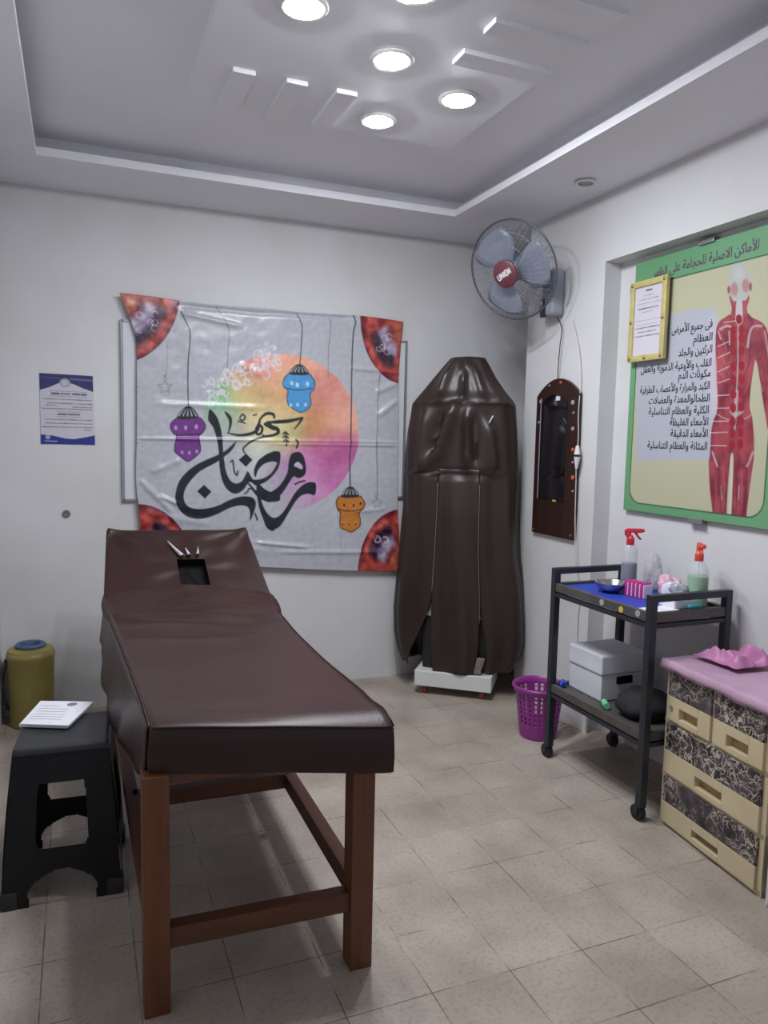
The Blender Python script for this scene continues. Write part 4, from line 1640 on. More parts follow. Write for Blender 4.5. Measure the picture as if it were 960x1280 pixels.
for j in range(len(zs) - 1):
    for a in range(NA):
        hole = 12 <= j <= 37 and j % 4 in (0, 1, 2) and a % 4 in (0, 1) and not (a // 4 % 6 == 5)
        if not hole:
            m.b.faces.new((bv(a, j), bv(a + 1, j), bv(a + 1, j + 1), bv(a, j + 1)))
m.b.faces.new([bv(a, 0) for a in range(NA)][::-1])
m.build('tub', 'purple_plastic', bk, smooth=40, solid=0.003)
m = MB()
m.lathe([(0.120, 0.238), (0.124, 0.236), (0.136, 0.252), (0.140, 0.262), (0.137, 0.270), (0.130, 0.272), (0.122, 0.264), (0.119, 0.25)], (BX, BY, 0), 64, cap0=False, cap1=False)
m.build('rim', 'purple_plastic', bk, smooth=60)

# ================================================================== WALL FAN
fc = at(641, 338, 0, 2.13)
vx = (fc - CAM) / np.linalg.norm(fc - CAM)
c_, s_ = math.cos(math.radians(40)), math.sin(math.radians(40))
nrm = -vx * c_ + (-RX * 0.91 - UP * 0.41) * s_
nrm /= np.linalg.norm(nrm)
bk_p = np.array([XR, 3.475, 2.30])
fan = thing('wall_fan', 'grey wall fan with wire guard on the pier above the mirror', 'fan', (XR, 3.475, 2.17))
Nv = Vector(nrm)
a1 = Nv.cross(Vector((0, 0, 1))).normalized()
a2 = Nv.cross(a1).normalized()
RF = 0.255


def FP(r, a, h):
    return Vector(fc) + a1 * (r * math.cos(a)) + a2 * (r * math.sin(a)) + Nv * h


# guard: rim hoop, front and back cages
m = MB()
m.tube([FP(RF, 2 * PI * k / 72, 0.0) for k in range(72)], 0.0052, 8, closed=True)
m.build('guard_rim', 'fan_wire', fan, smooth=180)
for nm, sg, hh in (('front_guard', 1, 0.075), ('rear_guard', -1, 0.085)):
    m = MB()
    for k in range(48):
        a = 2 * PI * k / 48
        m.tube([FP(RF, a, 0), FP(RF * .86, a, sg * hh * .62), FP(RF * .6, a, sg * hh * .92), FP(RF * .2, a, sg * hh)], 0.0009, 4)
    for rr, h_ in ((0.55, .94), (0.8, .72)):
        m.tube([FP(RF * rr, 2 * PI * k / 48, sg * hh * h_) for k in range(48)], 0.0010, 5, closed=True)
    m.build(nm, 'fan_mesh', fan, smooth=180)
m = MB()
m.lathe([(0.070, 0.068), (0.070, 0.080), (0.062, 0.086), (0.002, 0.088)], Vector(fc), 32, axis=Nv, cap0=True)
badge = m.build('hub_badge', 'fan_red', fan, smooth=40)
m = MB()
ed = (a1 * -1)
# tilted white block letters on the badge
upv = Vector(UP)
lx = (Vector(RX) * 0.86 + upv * 0.5)
lx = (lx - Nv * lx.dot(Nv)).normalized()
ly = Nv.cross(lx)
if ly.dot(upv) < 0:
    ly = -ly
b0 = Vector(fc) + Nv * 0.0885


def glyph(pts, wd=0.006):
    for (x0, y0), (x1, y1) in zip(pts, pts[1:]):
        m.bar(b0 + lx * x0 + ly * y0, b0 + lx * x1 + ly * y1, wd, 0.001, up=Nv)


g = 0.014
glyph([(-.042, g), (-.042, -g), (-.028, -g), (-.028, g)])
glyph([(-.020, -g), (-.020, g), (-.006, -g), (-.006, g)])
glyph([(.002, -g), (.002, g)])
glyph([(.010, -g), (.010, g), (.022, g), (.022, -g), (.010, -g)])
glyph([(.030, -g), (.030, g), (.042, -g), (.042, g)])
m.build('badge_lettering', 'white_print', badge)
m = MB()
m.lathe([(0.05, -0.02), (0.05, 0.03), (0.03, 0.045), (0.002, 0.047)], Vector(fc), 32, axis=Nv)
m.build('hub', 'fan_blue', fan, smooth=40)
for kb in range(3):
    m = MB()
    rows = []
    for i in range(12):
        r_ = 0.045 + (0.225 - 0.045) * i / 11
        row = []
        for j in range(7):
            v = j / 6 - .5
            wdt = 0.60 + 0.95 * math.sin(PI * min(1, .25 + .6 * i / 11))
            a = kb * 2 * PI / 3 + 0.9 + v * wdt + 0.25 * i / 11
            row.append(FP(r_, a, 0.012 + 0.032 * v * (1 - .4 * i / 11)))
        rows.append(row)
    m.grid(rows)
    m.build('blade', 'fan_blue', fan, smooth=180, solid=0.002)
m = MB()
m.lathe([(0.058, -0.02), (0.064, -0.05), (0.062, -0.11), (0.045, -0.135), (0.002, -0.14)], Vector(fc), 32, axis=Nv)
m.build('motor', 'fan_grey', fan, smooth=40)
mp = Vector(fc) - Nv * 0.10
m = MB()
m.tube([mp, mp + Vector((0.03, 0, -0.02)), Vector((XR - 0.10, 3.49, 2.36)), Vector((XR - 0.05, 3.48, 2.33))], 0.026, 14)
m.build('neck', 'fan_grey', fan, smooth=180)
m = MB()
m.box((XR - 0.041, 3.475, 2.295), (0.080, 0.105, 0.245), bev=0.022, seg=4)
m.build('bracket', 'grey_plastic', fan, smooth=50)
m = MB()
m.box((XR - 0.078, 3.505, 2.22), (0.022, 0.046, 0.10), bev=0.008)
m.build('control_panel', 'black_plastic', fan, smooth=50)
m = MB()
m.cyl((XR - 0.09, 3.508, 2.245), (XR - 0.098, 3.508, 2.245), 0.012, n=20)
m.build('speed_knob', 'grey_plastic', fan, smooth=50)
m = MB()
m.cyl((XR - 0.035, 3.462, 2.415), (XR - 0.035, 3.462, 2.445), 0.008, 0.004, n=12)
m.build('hook', 'grey_plastic', fan, smooth=50)
# cords
m = MB()
pts = [(XR - 0.03, 3.452, 2.178)] + [tuple(at(x, y, 0, XR - 0.022)) for x, y in ((702, 410), (700, 432), (698, 455), (697, 472), (697, 486))]
pts[-1] = tuple(at(697, 486, 0, XR - 0.008))
m.tube([tuple(p) for p in catmull(pts, 6)], 0.0028, 7)
m.build('power_cord', 'cable_black', fan, smooth=180)

# ================================================================== ARCHED MIRROR ON A BOARD
mir = thing('wall_mirror', 'arched brown board with dark mirror and small stickers hanging on the pier', 'mirror', (XR, 3.43, 0.985))
ya, yb_ = 3.618, 3.228
zb_, zs_, zt_ = 0.988, 1.752, 1.842
out = [(ya, zb_), (yb_, zb_)]
for k in range(17):
    a = k / 16
    yy = yb_ + (ya - yb_) * a
    out.append((yy, zs_ + (zt_ - zs_) * (1 - abs(2 * a - 1) ** 2.0)))
m = MB()
m.prism([(XR - 0.004, y, z) for y, z in out], (-0.018, 0, 0))
m.build('board', 'mirror_board', mir, bevel=0.002)
m = MB()
gy0, gy1, gz0, gz1 = 3.562, 3.325, 1.185, 1.742
gl = [(gy0, gz0), (gy1, gz0)]
for k in range(13):
    a = k / 12
    gl.append((gy1 + (gy0 - gy1) * a, gz1 - 0.03 + 0.045 * (1 - abs(2 * a - 1) ** 2)))
m.prism([(XR - 0.0225, y, z) for y, z in gl], (-0.004, 0, 0))
m.build('mirror_glass', 'mirror_glass', mir)
m = MB()
m.bar((XR - 0.027, gy0 + 0.004, gz0), (XR - 0.027, gy0 + 0.004, gz1), 0.004, 0.003, up=(1, 0, 0))
m.build('edge_strip', 'silver_print', mir)
for (px, py, mm, r_) in ((676, 502, 'silver_print', .012), (716, 503, 'silver_print', .014), (674, 528, 'green_dot', .009), (716, 536, 'silver_print', .012), (717, 516, 'green_dot', .008), (675, 572, 'yellow_dot', .013),
                         (716, 562, 'orange_dot', .011), (674, 600, 'green_dot', .010), (716, 597, 'orange_dot', .013), (716, 614, 'silver_print', .006), (701, 478, 'orange_dot', .008), (687, 482, 'silver_print', .006), (716, 578, 'silver_print', .007)):
    p = at(px, py, 0, XR - 0.022)
    m = MB()
    m.cyl(tuple(p), tuple(p + np.array([-0.004, 0, 0])), r_, r_ * .8, 7 if r_ > .01 else 12)
    m.build('sticker', mm, mir)
for px, py, w_, h_, mm in ((697.5, 498, .034, .022, 'white_print'), (692.5, 626, .030, .010, 'yellow_dot')):
    p = at(px, py, 0, XR - 0.0285)
    m = MB()
    m.box(p, (0.002, w_, h_))
    m.build('tag', mm, mir)
for y, z in ((3.60, 1.006), (3.25, 1.012)):
    m = MB()
    m.cyl((XR - 0.021, y, z), (XR - 0.026, y, z), 0.006, n=12)
    m.build('screw', 'brass', mir)

# white extension cord with joined plug
ext = thing('extension_cord', 'thin white power cord with a joined plug hanging beside the mirror', 'cord', tuple(at(717, 790, 0, XR - .01)))
m = MB()
up_pts = [at(x, y, 0, XR - 0.030) for x, y in ((722, 562), (723, 540), (723, 515), (722, 470), (720, 440), (716, 418), (712, 400))]
up_pts = [np.array(p) for p in up_pts]
for k, p in enumerate(up_pts):
    if k > 2:
        p[0] = XR - 0.008
m.tube([tuple(p) for p in catmull(up_pts, 6)], 0.0024, 7)
m.build('upper_cord', 'cable_white', ext, smooth=180)
m = MB()
lo = [np.array(at(x, y, 0, XR - 0.030)) for x, y in ((720, 582), (720, 600), (719, 640), (719, 668), (719, 700), (720, 740), (718, 770), (717, 795), (719, 830), (722, 870))]
for k, p in enumerate(lo):
    if k > 4:
        p[0] = XR - 0.006
m.tube([tuple(p) for p in catmull(lo, 6)], 0.0026, 7)
m.build('lower_cord', 'cable_white', ext, smooth=180)
pp = [at(722, y, 0, XR - 0.034) for y in (557, 567, 570, 582)]
m = MB()
m.cyl(tuple(at(722, 557, 0, XR - .034)), tuple(at(721.5, 568, 0, XR - .034)), 0.008, 0.017, 16)
m.build('socket', 'white_plastic', ext, smooth=40)
m = MB()
m.cyl(tuple(at(721.5, 568, 0, XR - .034)), tuple(at(721.5, 571, 0, XR - .034)), 0.014, 0.014, 16)
m.build('joint', 'black_plastic', ext, smooth=40)
m = MB()
m.cyl(tuple(at(721.5, 571, 0, XR - .034)), tuple(at(720.5, 586, 0, XR - .034)), 0.017, 0.006, 16)
m.build('plug', 'white_plastic', ext, smooth=40)

# ================================================================== POSTER IN THE NICHE
PX0 = 2.497                       # front face
PYL, PYR, PZB, PZT = 2.968, 2.10, 1.176, 2.360
poster = thing('anatomy_poster', 'large green bordered back anatomy poster with Arabic list in the niche', 'poster', (PX0, 2.53, PZB))
NI, NJ = 420, 330
yy, zz = np.meshgrid(np.linspace(PYL, PYR, NJ), np.linspace(PZT, PZB, NI))
Pp = np.stack([np.full_like(yy, PX0), yy, zz], -1)
q = Pp.reshape(-1, 3) - CAM
zq = q @ FW
ix, iy = 480 + FPX * (q @ RX) / zq, 640 - FPX * (q @ UP) / zq
ex_, ey_ = (ix - 760) * 3.05, (iy - 260) * 3.05        # the enlargement the figure was traced in
A_ = Art(ex_, ey_, (104, 156, 114), 2.2)
yl, zl = yy.ravel(), zz.ravel()
A_.C += ((fbm(yl, zl, 6, 4, 2) - .5) * 8)[:, None]
# cream field with rounded corners (the upper-left one hides behind the certificate)
fl, fr, fb, ft, rr = PYL - 0.038, PYR + 0.052, PZB + 0.040, PZT - 0.115, 0.075
dx = np.maximum(np.maximum(fr + rr - yl, yl - (fl - rr)), 0)
dz = np.maximum(np.maximum(fb + rr - zl, zl - (ft - rr)), 0)
sd = np.hypot(dx, dz) - rr
sd = np.where((dx == 0) & (dz == 0), np.maximum.reduce([fr - yl, yl - fl, fb - zl, zl - ft]), sd)
ins = np.clip(.5 - sd / .003, 0, 1)[:, None]
rim = np.clip(.5 - (np.abs(sd) - .0026) / .003, 0, 1)[:, None]
green = A_.C.copy()
A_.C = np.ones_like(A_.C) * np.array((182, 180, 152))
# pale text field
A_.poly([(110, 410), (240, 405), (330, 385), (412, 380), (412, 960), (108, 965)], (172, 176, 190), .92, smooth=False)
A_.ell((405, 600), 30, 180, (196, 186, 200), .8, soft=.4)
# the figure seen from behind
skin, red2, red3, pale = (142, 56, 68), (166, 70, 80), (104, 36, 52), (186, 178, 182)
A_.poly([(470, 405), (445, 418), (422, 436), (412, 470), (410, 540), (414, 600), (416, 680), (418, 740), (414, 780), (402, 810), (394, 850), (391, 900), (388, 945), (384, 970), (386, 1030), (390, 1090), (398, 1158), (400, 1230), (452, 1230), (452, 1166), (456, 1080), (462, 1000), (468, 940), (478, 940), (478, 1000), (474, 1080), (470, 1166), (470, 1230), (528, 1230), (528, 1172), (536, 1100), (548, 1010), (556, 950), (556, 880), (550, 800), (540, 760), (544, 690), (552, 630), (562, 580), (572, 610), (582, 680), (600, 790), (612, 850), (640, 880), (650, 800), (632, 660), (620, 560), (612, 490), (600, 452), (580, 432), (550, 418), (528, 400)], skin)
mus = fbm(ex_, ey_ * .45, .085, 6, 3)
fig = A_.C
isfig = (np.abs(fig - np.array(skin)).sum(1) < 60)
A_.C[isfig] = A_.C[isfig] * .35 + .65 * (np.array(red3) * (1 - mus[isfig, None]) + np.array((174, 82, 90)) * mus[isfig, None])
A_.ell((432, 880), 34, 62, red2, .6, soft=.5)
A_.ell((518, 880), 34, 62, red2, .6, soft=.5)
A_.ell((430, 600), 18, 90, (186, 92, 92), .5, soft=.6)
A_.ell((522, 600), 18, 90, (180, 84, 90), .5, soft=.6)
# neck and head
A_.poly([(466, 330), (472, 380), (470, 412), (500, 425), (530, 408), (530, 380), (536, 330)], (160, 76, 84))
A_.poly([(492, 345), (488, 420), (512, 420), (510, 345)], (190, 182, 186))
A_.poly([(462, 300), (462, 255), (474, 222), (498, 208), (522, 216), (538, 246), (541, 290), (536, 330), (524, 352), (500, 350), (480, 356), (468, 335)], (176, 178, 176))
A_.ell((461, 312), 6, 15, (140, 90, 96))
A_.ell((543, 300), 6, 16, (140, 90, 96))
A_.ell((482, 310), 14, 26, (176, 104, 104), .65, soft=.3)
A_.ell((525, 296), 14, 26, (176, 104, 104), .65, soft=.3)
A_.ell((500, 250), 20, 26, (188, 190, 188), .8, soft=.5)
# pale sinews
for st, wd in (([(428, 462), (450, 450), (466, 452)], 10), ([(462, 470), (464, 520)], 6), ([(420, 470), (430, 500)], 6), ([(585, 450), (555, 452), (540, 478), (532, 530)], 9), ([(598, 470), (612, 560), (626, 640)], 5),
               ([(497, 440), (494, 620), (490, 700)], 5), ([(490, 700), (486, 780)], 14), ([(470, 775), (486, 790), (510, 775)], 14), ([(486, 790), (482, 850)], 9),
               ([(414, 785), (440, 800), (462, 808)], 4), ([(550, 785), (530, 800), (512, 806)], 4), ([(398, 930), (410, 965), (418, 985)], 8), ([(552, 930), (540, 965), (530, 985)], 8), ([(430, 1060), (434, 1110)], 4), ([(500, 1060), (498, 1110)], 4),
               ([(560, 600), (590, 700)], 3)):
    A_.stroke(st, wd, pale, .75)
for k, (x0, y0, x1, y1) in enumerate(((405, 1000, 412, 1150), (420, 980, 428, 1155), (440, 990, 440, 1160), (490, 990, 488, 1160), (508, 985, 506, 1165), (526, 990, 518, 1165), (540, 960, 530, 1120), (425, 640, 460, 720), (428, 560, 462, 640), (545, 560, 520, 640), (540, 640, 515, 720), (580, 560, 606, 700), (430, 480, 455, 560), (470, 360, 480, 410), (525, 360, 518, 405))):
    A_.stroke([(x0, y0), ((x0 + x1) / 2 + 3, (y0 + y1) / 2), (x1, y1)], [3, 7, 2], (92, 32, 50) if k % 2 else (184, 104, 112), .45)
A_.stroke([(472, 948), (470, 1020), (464, 1165)], [4, 9, 14], (196, 196, 176))
# cupping points
A_.ell((499, 424), 12, 18, (134, 30, 44))
A_.stroke([(487, 412), (487, 432), (498, 446), (512, 434), (512, 414)], 2, (206, 190, 190))
for y in (468, 500, 545, 605, 657, 710, 762, 815, 858, 904):
    x0 = 478 - (y - 700) * .022 if y > 700 else 478
    A_.ell((x0, y), 11.5, 19, (146, 34, 48))
    A_.ell((x0 + 31, y - 4), 11.5, 19, (146, 34, 48))
for x0, y0, x1, y1 in ((440, 437, 487, 430), (418, 528, 463, 508), (418, 572, 465, 550), (418, 625, 463, 604), (418, 668, 463, 652), (390, 718, 463, 712), (390, 764, 462, 762), (388, 814, 458, 812), (386, 857, 456, 855), (384, 906, 452, 906)):
    A_.stroke([(x0, y0), (x1, y1)], [2.6, 2.6], (206, 196, 200), 1, smooth=False)
A_.C = green * (1 - ins) + A_.C * ins
A_.C = A_.C * (1 - rim) + np.array((36, 84, 54)) * rim
printed_sheet('printed_board', Pp, A_.C, 'poster_print', poster, 0.018, (1, 0, 0))


def text_line(txt, xl, yl_, xr, yr_, hpx, m_, par, bold=.012, x_plane=PX0):
    a = at(760 + xl / 3.05, 260 + yl_ / 3.05, 0, x_plane)
    b = at(760 + xr / 3.05, 260 + yr_ / 3.05, 0, x_plane)
    z = (a[2] + b[2]) / 2
    lettering('lettering', txt, m_, (x_plane, a[1], z), (0, -1, 0), (0, 0, 1), a[1] - b[1], hpx * .80, par, bold * 2.6)


text_line('الأماكن الاصلية للحجامة على الظهر', 172, 258, 575, 166, 0.070, 'title_ink', poster, .010)
for txt, xl, yl_, xr, yr_ in (('فى جميع الأمرض', 243, 478, 398, 455), ('العظام', 325, 514, 398, 503), ('الرئتين والجلد', 268, 565, 397, 552), ('القلب والأوعية الدموية والعقل', 125, 630, 394, 602), ('مكونات الدم', 268, 652, 391, 643),
                              ('الكبد والمرارة والأعصاب الطرفية', 122, 708, 388, 690), ('الطحالوالمعدة والعضلات', 155, 748, 387, 737), ('الكلية والعظام التناسلية', 155, 790, 384, 782), ('الأمعاء الغليظة', 235, 830, 382, 828), ('الأمعاء الدقيقة', 238, 873, 380, 872),
                              ('المثانة والعظام التناسلية', 150, 920, 378, 918)):
    text_line(txt, xl, yl_, xr, yr_, 0.058, 'poster_print_ink', poster, .012)
for px, py in ((885, 296), (870, 655)):
    p = at(px, py, 0, PX0)
    m = MB()
    zc = PZT + 0.006 if py < 400 else PZB - 0.006
    m.box((PX0 + 0.004, p[1], zc), (0.028, 0.085, 0.024), bev=0.003)
    m.build('clip', 'clip_grey', poster)

# framed certificate hooked on the poster's left edge
cert = thing('framed_certificate', 'small gilt framed certificate hung over the poster corner', 'certificate', (2.47, 2.83, 1.885))
cy0, cy1, cz0, cz1 = 2.953, 2.712, 1.888, 2.262
fx = 2.468
for a, b in (((fx, cy0 - .015, cz0), (fx, cy0 - .015, cz1)), ((fx, cy1 + .015, cz0), (fx, cy1 + .015, cz1))):
    m = MB()
    m.bar(a, b, 0.030, 0.022, up=(1, 0, 0), bev=0.006)
    m.build('frame_side', 'gold_frame', cert, smooth=50)
for a, b in (((fx, cy0 - .015, cz0 + .015), (fx, cy1 + .015, cz0 + .015)), ((fx, cy0 - .015, cz1 - .015), (fx, cy1 + .015, cz1 - .015))):
    m = MB()
    m.bar(a, b, 0.030, 0.0225, up=(1, 0, 0), bev=0.006)
    m.build('frame_side', 'gold_frame', cert, smooth=50)
for yq, zq_ in ((cy0 - .016, cz0 + .016), (cy1 + .016, cz0 + .016), (cy0 - .016, cz1 - .016), (cy1 + .016, cz1 - .016), ((cy0 + cy1) / 2, cz0 + .015), (cy0 - .015, (cz0 + cz1) / 2), (cy1 + .015, (cz0 + cz1) / 2)):
    m = MB()
    m.sphere((fx - 0.011, yq, zq_), 0.010, 10, (.5, 1, 1))
    m.build('rosette', 'brass', cert, smooth=180)
GI, GJ = 150, 100
S, Tt = np.meshgrid(np.linspace(0, 1, GJ), np.linspace(0, 1, GI))
Pc = np.stack([np.full_like(S, fx - 0.002), cy0 - .026 - S * (cy0 - cy1 - .052), cz1 - .026 - Tt * (cz1 - cz0 - .052)], -1)
A_ = Art(S.ravel() * 100, Tt.ravel() * 170, (204, 200, 210), 1.0)
A_.words(40, 60, 12, 5, (90, 86, 100), seed=1)
for k, (x0, x1, y, h, c) in enumerate(((30, 70, 24, 2.2, 110), (16, 84, 33, 2.2, 105), (8, 92, 43, 1.8, 130), (14, 84, 55, 2.8, 70), (30, 66, 64, 2.2, 130), (6, 94, 84, 1.8, 150), (14, 86, 94, 1.6, 150), (8, 92, 102, 2.8, 70), (16, 84, 112, 2.6, 85), (8, 92, 122, 2.8, 80))):
    A_.words(x0, x1, y, h, (c, c - 6, c + 8), seed=k + 30)
printed_sheet('certificate_sheet', Pc, A_.C, 'certificate_print', cert, 0.003, (1, 0, 0))
m = MB()
m.box((2.480, (cy0 + cy1) / 2, (cz0 + cz1) / 2), (0.010, cy0 - cy1 - .02, cz1 - cz0 - .02))
m.build('backing', 'cream_dark', cert)
m = MB()
m.box((2.478, cy0 + .004, cz1 - 0.03), (0.03, 0.012, 0.035), bev=0.003)
m.build('hanger', 'clip_grey', cert)

# ================================================================== TROLLEY CART
KX0, KX1, KY0, KY1 = 2.058, 2.445, 2.252, 2.885
cart = thing('trolley_cart', 'dark grey two shelf metal trolley cart beside the drawer chest', 'cart', (2.25, 2.57, 0))
PT = 0.032
for x in (KX0, KX1):
    for y in (KY0, KY1):
        m = MB()
        m.box((x, y, (0.058 + 0.916) / 2), (PT, PT, 0.916 - 0.058), bev=0.003)
        m.build('leg', 'cart_metal', cart)
        c = thing('x', 'x', 'x', (0, 0, 0)) if False else None
        m = MB()
        m.cyl((x - 0.013, y + 0.012, 0.031), (x + 0.013, y + 0.012, 0.031), 0.031, n=24)
        wh = m.build('caster', 'rubber', cart, smooth=40)
        m = MB()
        m.box((x, y + 0.006, 0.058), (0.036, 0.03, 0.014), bev=0.003)
        m.box((x - 0.017, y + 0.010, 0.042), (0.004, 0.022, 0.04))
        m.box((x + 0.017, y + 0.010, 0.042), (0.004, 0.022, 0.04))
        m.build('fork', 'cart_metal', wh)
for y in (KY0, KY1):
    m = MB()
    m.bar((KX0 - PT / 2, y, 0.903), (KX1 + PT / 2, y, 0.903), 0.030, 0.028, bev=0.003)
    m.build('handle_rail', 'cart_metal', cart)
for zt, lip in ((0.835, 0.062), (0.352, 0.060)):
    m = MB()
    cxk, cyk = (KX0 + KX1) / 2, (KY0 + KY1) / 2
    m.box((cxk, cyk, zt - 0.008), (KX1 - KX0, KY1 - KY0, 0.010))
    m.build('shelf_tray', 'cart_lip', cart)
    zl0 = zt + 0.012 - lip
    for a, b in (((KX0, KY0), (KX0, KY1)), ((KX1, KY0), (KX1, KY1)), ((KX0, KY0), (KX1, KY0)), ((KX0, KY1), (KX1, KY1))):
        m = MB()
        zc = zl0 + lip / 2
        m.bar((a[0], a[1], zc + 0.012), (b[0], b[1], zc + 0.012), 0.022, lip * .60, bev=0.002)
        m.build('shelf_lip', 'cart_lip', cart)
        m = MB()
        m.bar((a[0], a[1], zl0 + 0.008), (b[0], b[1], zl0 + 0.008), 0.024, 0.018, bev=0.002)
        m.build('shelf_bar', 'cart_metal', cart)
for (px, py, mm) in ((752, 753, 'silver_print'), (776, 762, 'yellow_dot'), (797, 767, 'silver_print')):
    p = at(px, py, 0, KX0 - 0.0115)
    m = MB()
    m.cyl((KX0 - 0.0105, p[1], p[2]), (KX0 - 0.0125, p[1], p[2]), 0.014, 0.013, 16)
    m.build('sticker', mm, cart)
ZT = 0.8325
m = MB()
m.box(((KX0 + KX1) / 2 + .0, 2.62, ZT + 0.0022), (KX1 - KX0 - 0.034, 0.50, 0.004))
tag(m.build('blue_tray_liner', 'blue_liner'), 'bright blue sheet lining the top shelf of the cart', 'liner')
ZT += 0.0045

# bowl
bp = np.array([2.205, 2.675, ZT])
m = MB()
m.lathe([(0.030, 0.0), (0.034, 0.001), (0.058, 0.018), (0.071, 0.040), (0.074, 0.044), (0.0725, 0.045), (0.069, 0.040), (0.055, 0.019), (0.030, 0.005), (0.002, 0.004)], tuple(bp), 40, cap1=False)
tag(m.build('steel_bowl', 'steel', smooth=60), 'shallow stainless steel bowl on the blue liner of the cart', 'bowl')


def spray_bottle(label, base, prof, liq, zl, trig, mliq, mtrig, rot, sx=1.0, sy=1.0):
    t = thing('spray_bottle', label, 'spray bottle', tuple(base), rot, 'spray bottles on the cart')
    b = MB()
    b.lathe(prof, (0, 0, 0), 36, cap1=False, sx=sx, sy=sy)
    b.build('bottle', 'clear_plastic', t, smooth=50, local=True)
    b = MB()
    lp = [(max(r - 0.0018, .001), max(z, 0.0018)) for r, z in prof if z <= zl]
    lp.append((np.interp(zl, [z for r, z in prof], [r for r, z in prof]) - 0.0018, zl))
    b.lathe(lp, (0, 0, 0), 36, sx=sx, sy=sy)
    b.build('liquid', mliq, t, smooth=50, local=True)
    zt = prof[-1][1]
    b = MB()
    b.lathe([(0.0165, zt - 0.022), (0.0175, zt - 0.02), (0.0175, zt + 0.008), (0.013, zt + 0.012), (0.010, zt + 0.022)], (0, 0, 0), 24)
    b.build('collar', mtrig, t, smooth=40, local=True)
    b = MB()
    b.box((0.016, 0, zt + 0.044), (0.070, 0.020, 0.020), bev=0.006)
    b.box((-0.010, 0, zt + 0.030), (0.022, 0.018, 0.034), bev=0.005)
    b.cyl((0.048, 0, zt + 0.045), (0.060, 0, zt + 0.045), 0.009, 0.007, 14)
    b.tube([(-0.016, 0, zt + 0.050), (-0.026, 0, zt + 0.040), (-0.024, 0, zt + 0.022)], 0.006, 8)
    b.build('spray_head', mtrig, t, smooth=40, local=True)
    b = MB()
    b.tube([(0.020, 0, zt + 0.036), (0.032, 0, zt + 0.018), (0.046, 0, zt + 0.004)], [.006, .005, .004], 8)
    b.build('trigger', mtrig, t, smooth=180, local=True)
    b = MB()
    b.cyl((0, 0, 0.012), (0, 0, zt), 0.002, n=8)
    b.build('dip_tube', 'white_plastic', t, local=True)
    return t


bpA = at(780, 739, 2, ZT)
spray_bottle('clear spray bottle with blue liquid and red trigger beside the steel bowl', (2.335, 2.715, ZT),
             [(0.030, 0), (0.0345, 0.004), (0.036, 0.012), (0.036, 0.165), (0.034, 0.180), (0.026, 0.195), (0.016, 0.205), (0.0145, 0.225)], 36, 0.120, 0, 'blue_liquid', 'red_plastic', math.radians(-25))
spray_bottle('clear spray bottle with green liquid and orange red trigger near the cart handle', (2.376, 2.343, ZT),
             [(0.040, 0), (0.047, 0.004), (0.049, 0.014), (0.049, 0.140), (0.046, 0.160), (0.034, 0.176), (0.018, 0.186), (0.0145, 0.208)], 36, 0.125, 0, 'green_liquid', 'coral_plastic', math.radians(-118), 1.0, 0.85)

# magenta rack, papers, bags and small things
bm_ = at(801, 744, 2, ZT)
rackp = np.array([2.275, 2.555, ZT])
rk = thing('cup_stack', 'row of magenta and white plastic cups beside the spray bottle', 'cups', tuple(rackp))
for k in range(5):
    m = MB()
    x_, y_ = rackp[0] - 0.03 + 0.018 * k * .2, rackp[1] + 0.042 - k * 0.021
    m.box((x_, y_, ZT + 0.034), (0.052, 0.0155, 0.068), bev=0.005)
    m.build('cup', 'magenta_plastic', rk, smooth=50)
    m = MB()
    m.box((x_, y_ - 0.0103, ZT + 0.031), (0.048, 0.005, 0.060), bev=0.002)
    m.build('divider', 'white_print', rk)
m = MB()
m.slab(lambda u, v: np.array([2.30 + 0.075 * u + 0.006 * math.sin(v * 5), 2.408 + 0.045 * v, ZT + 0.072 + 0.012 * math.sin(u * 4 + v * 3) + 0.01 * mnoise.noise(Vector((u * 4, v * 4, 3)))]), 16, 16, [(0.01, 0.003), (0.03, 0.006), (0.056, 0.004)])
tag(m.build('tissue_pile', 'paper_white', smooth=60), 'crumpled white tissue pile behind the magenta cups', 'tissues')
m = MB()
m.prism([(2.076, 2.36, ZT), (2.076, 2.275, ZT), (2.23, 2.275, ZT), (2.23, 2.37, ZT)], (0, 0, 0.003))
tag(m.build('paper_sheet', 'paper_white'), 'white paper sheet lying at the front corner of the cart top', 'paper')
m = MB()
m.box((2.268, 2.345, ZT + 0.022), (0.10, 0.09, 0.044), bev=0.006)
tag(m.build('white_carton', 'paper_white'), 'low white carton at the right end of the cart top', 'box')


def blob(c, r, scale, seed, amp=.35, n=28):
    mb = MB()
    vs_ = mb.sphere(c, r, n, scale)
    for v in vs_:
        d = (v.co - Vector(c))
        f = 1 + amp * mnoise.noise(d * (2.2 / r) * .5 + Vector((seed, seed * 2, 0))) + amp * .5 * mnoise.noise(d * (5 / r) * .5 + Vector((seed, 0, 0)))
        v.co = Vector(c) + d * f
        if v.co.z < c[2] - r * scale[2] * .8:
            v.co.z = c[2] - r * scale[2] * .8
    return mb


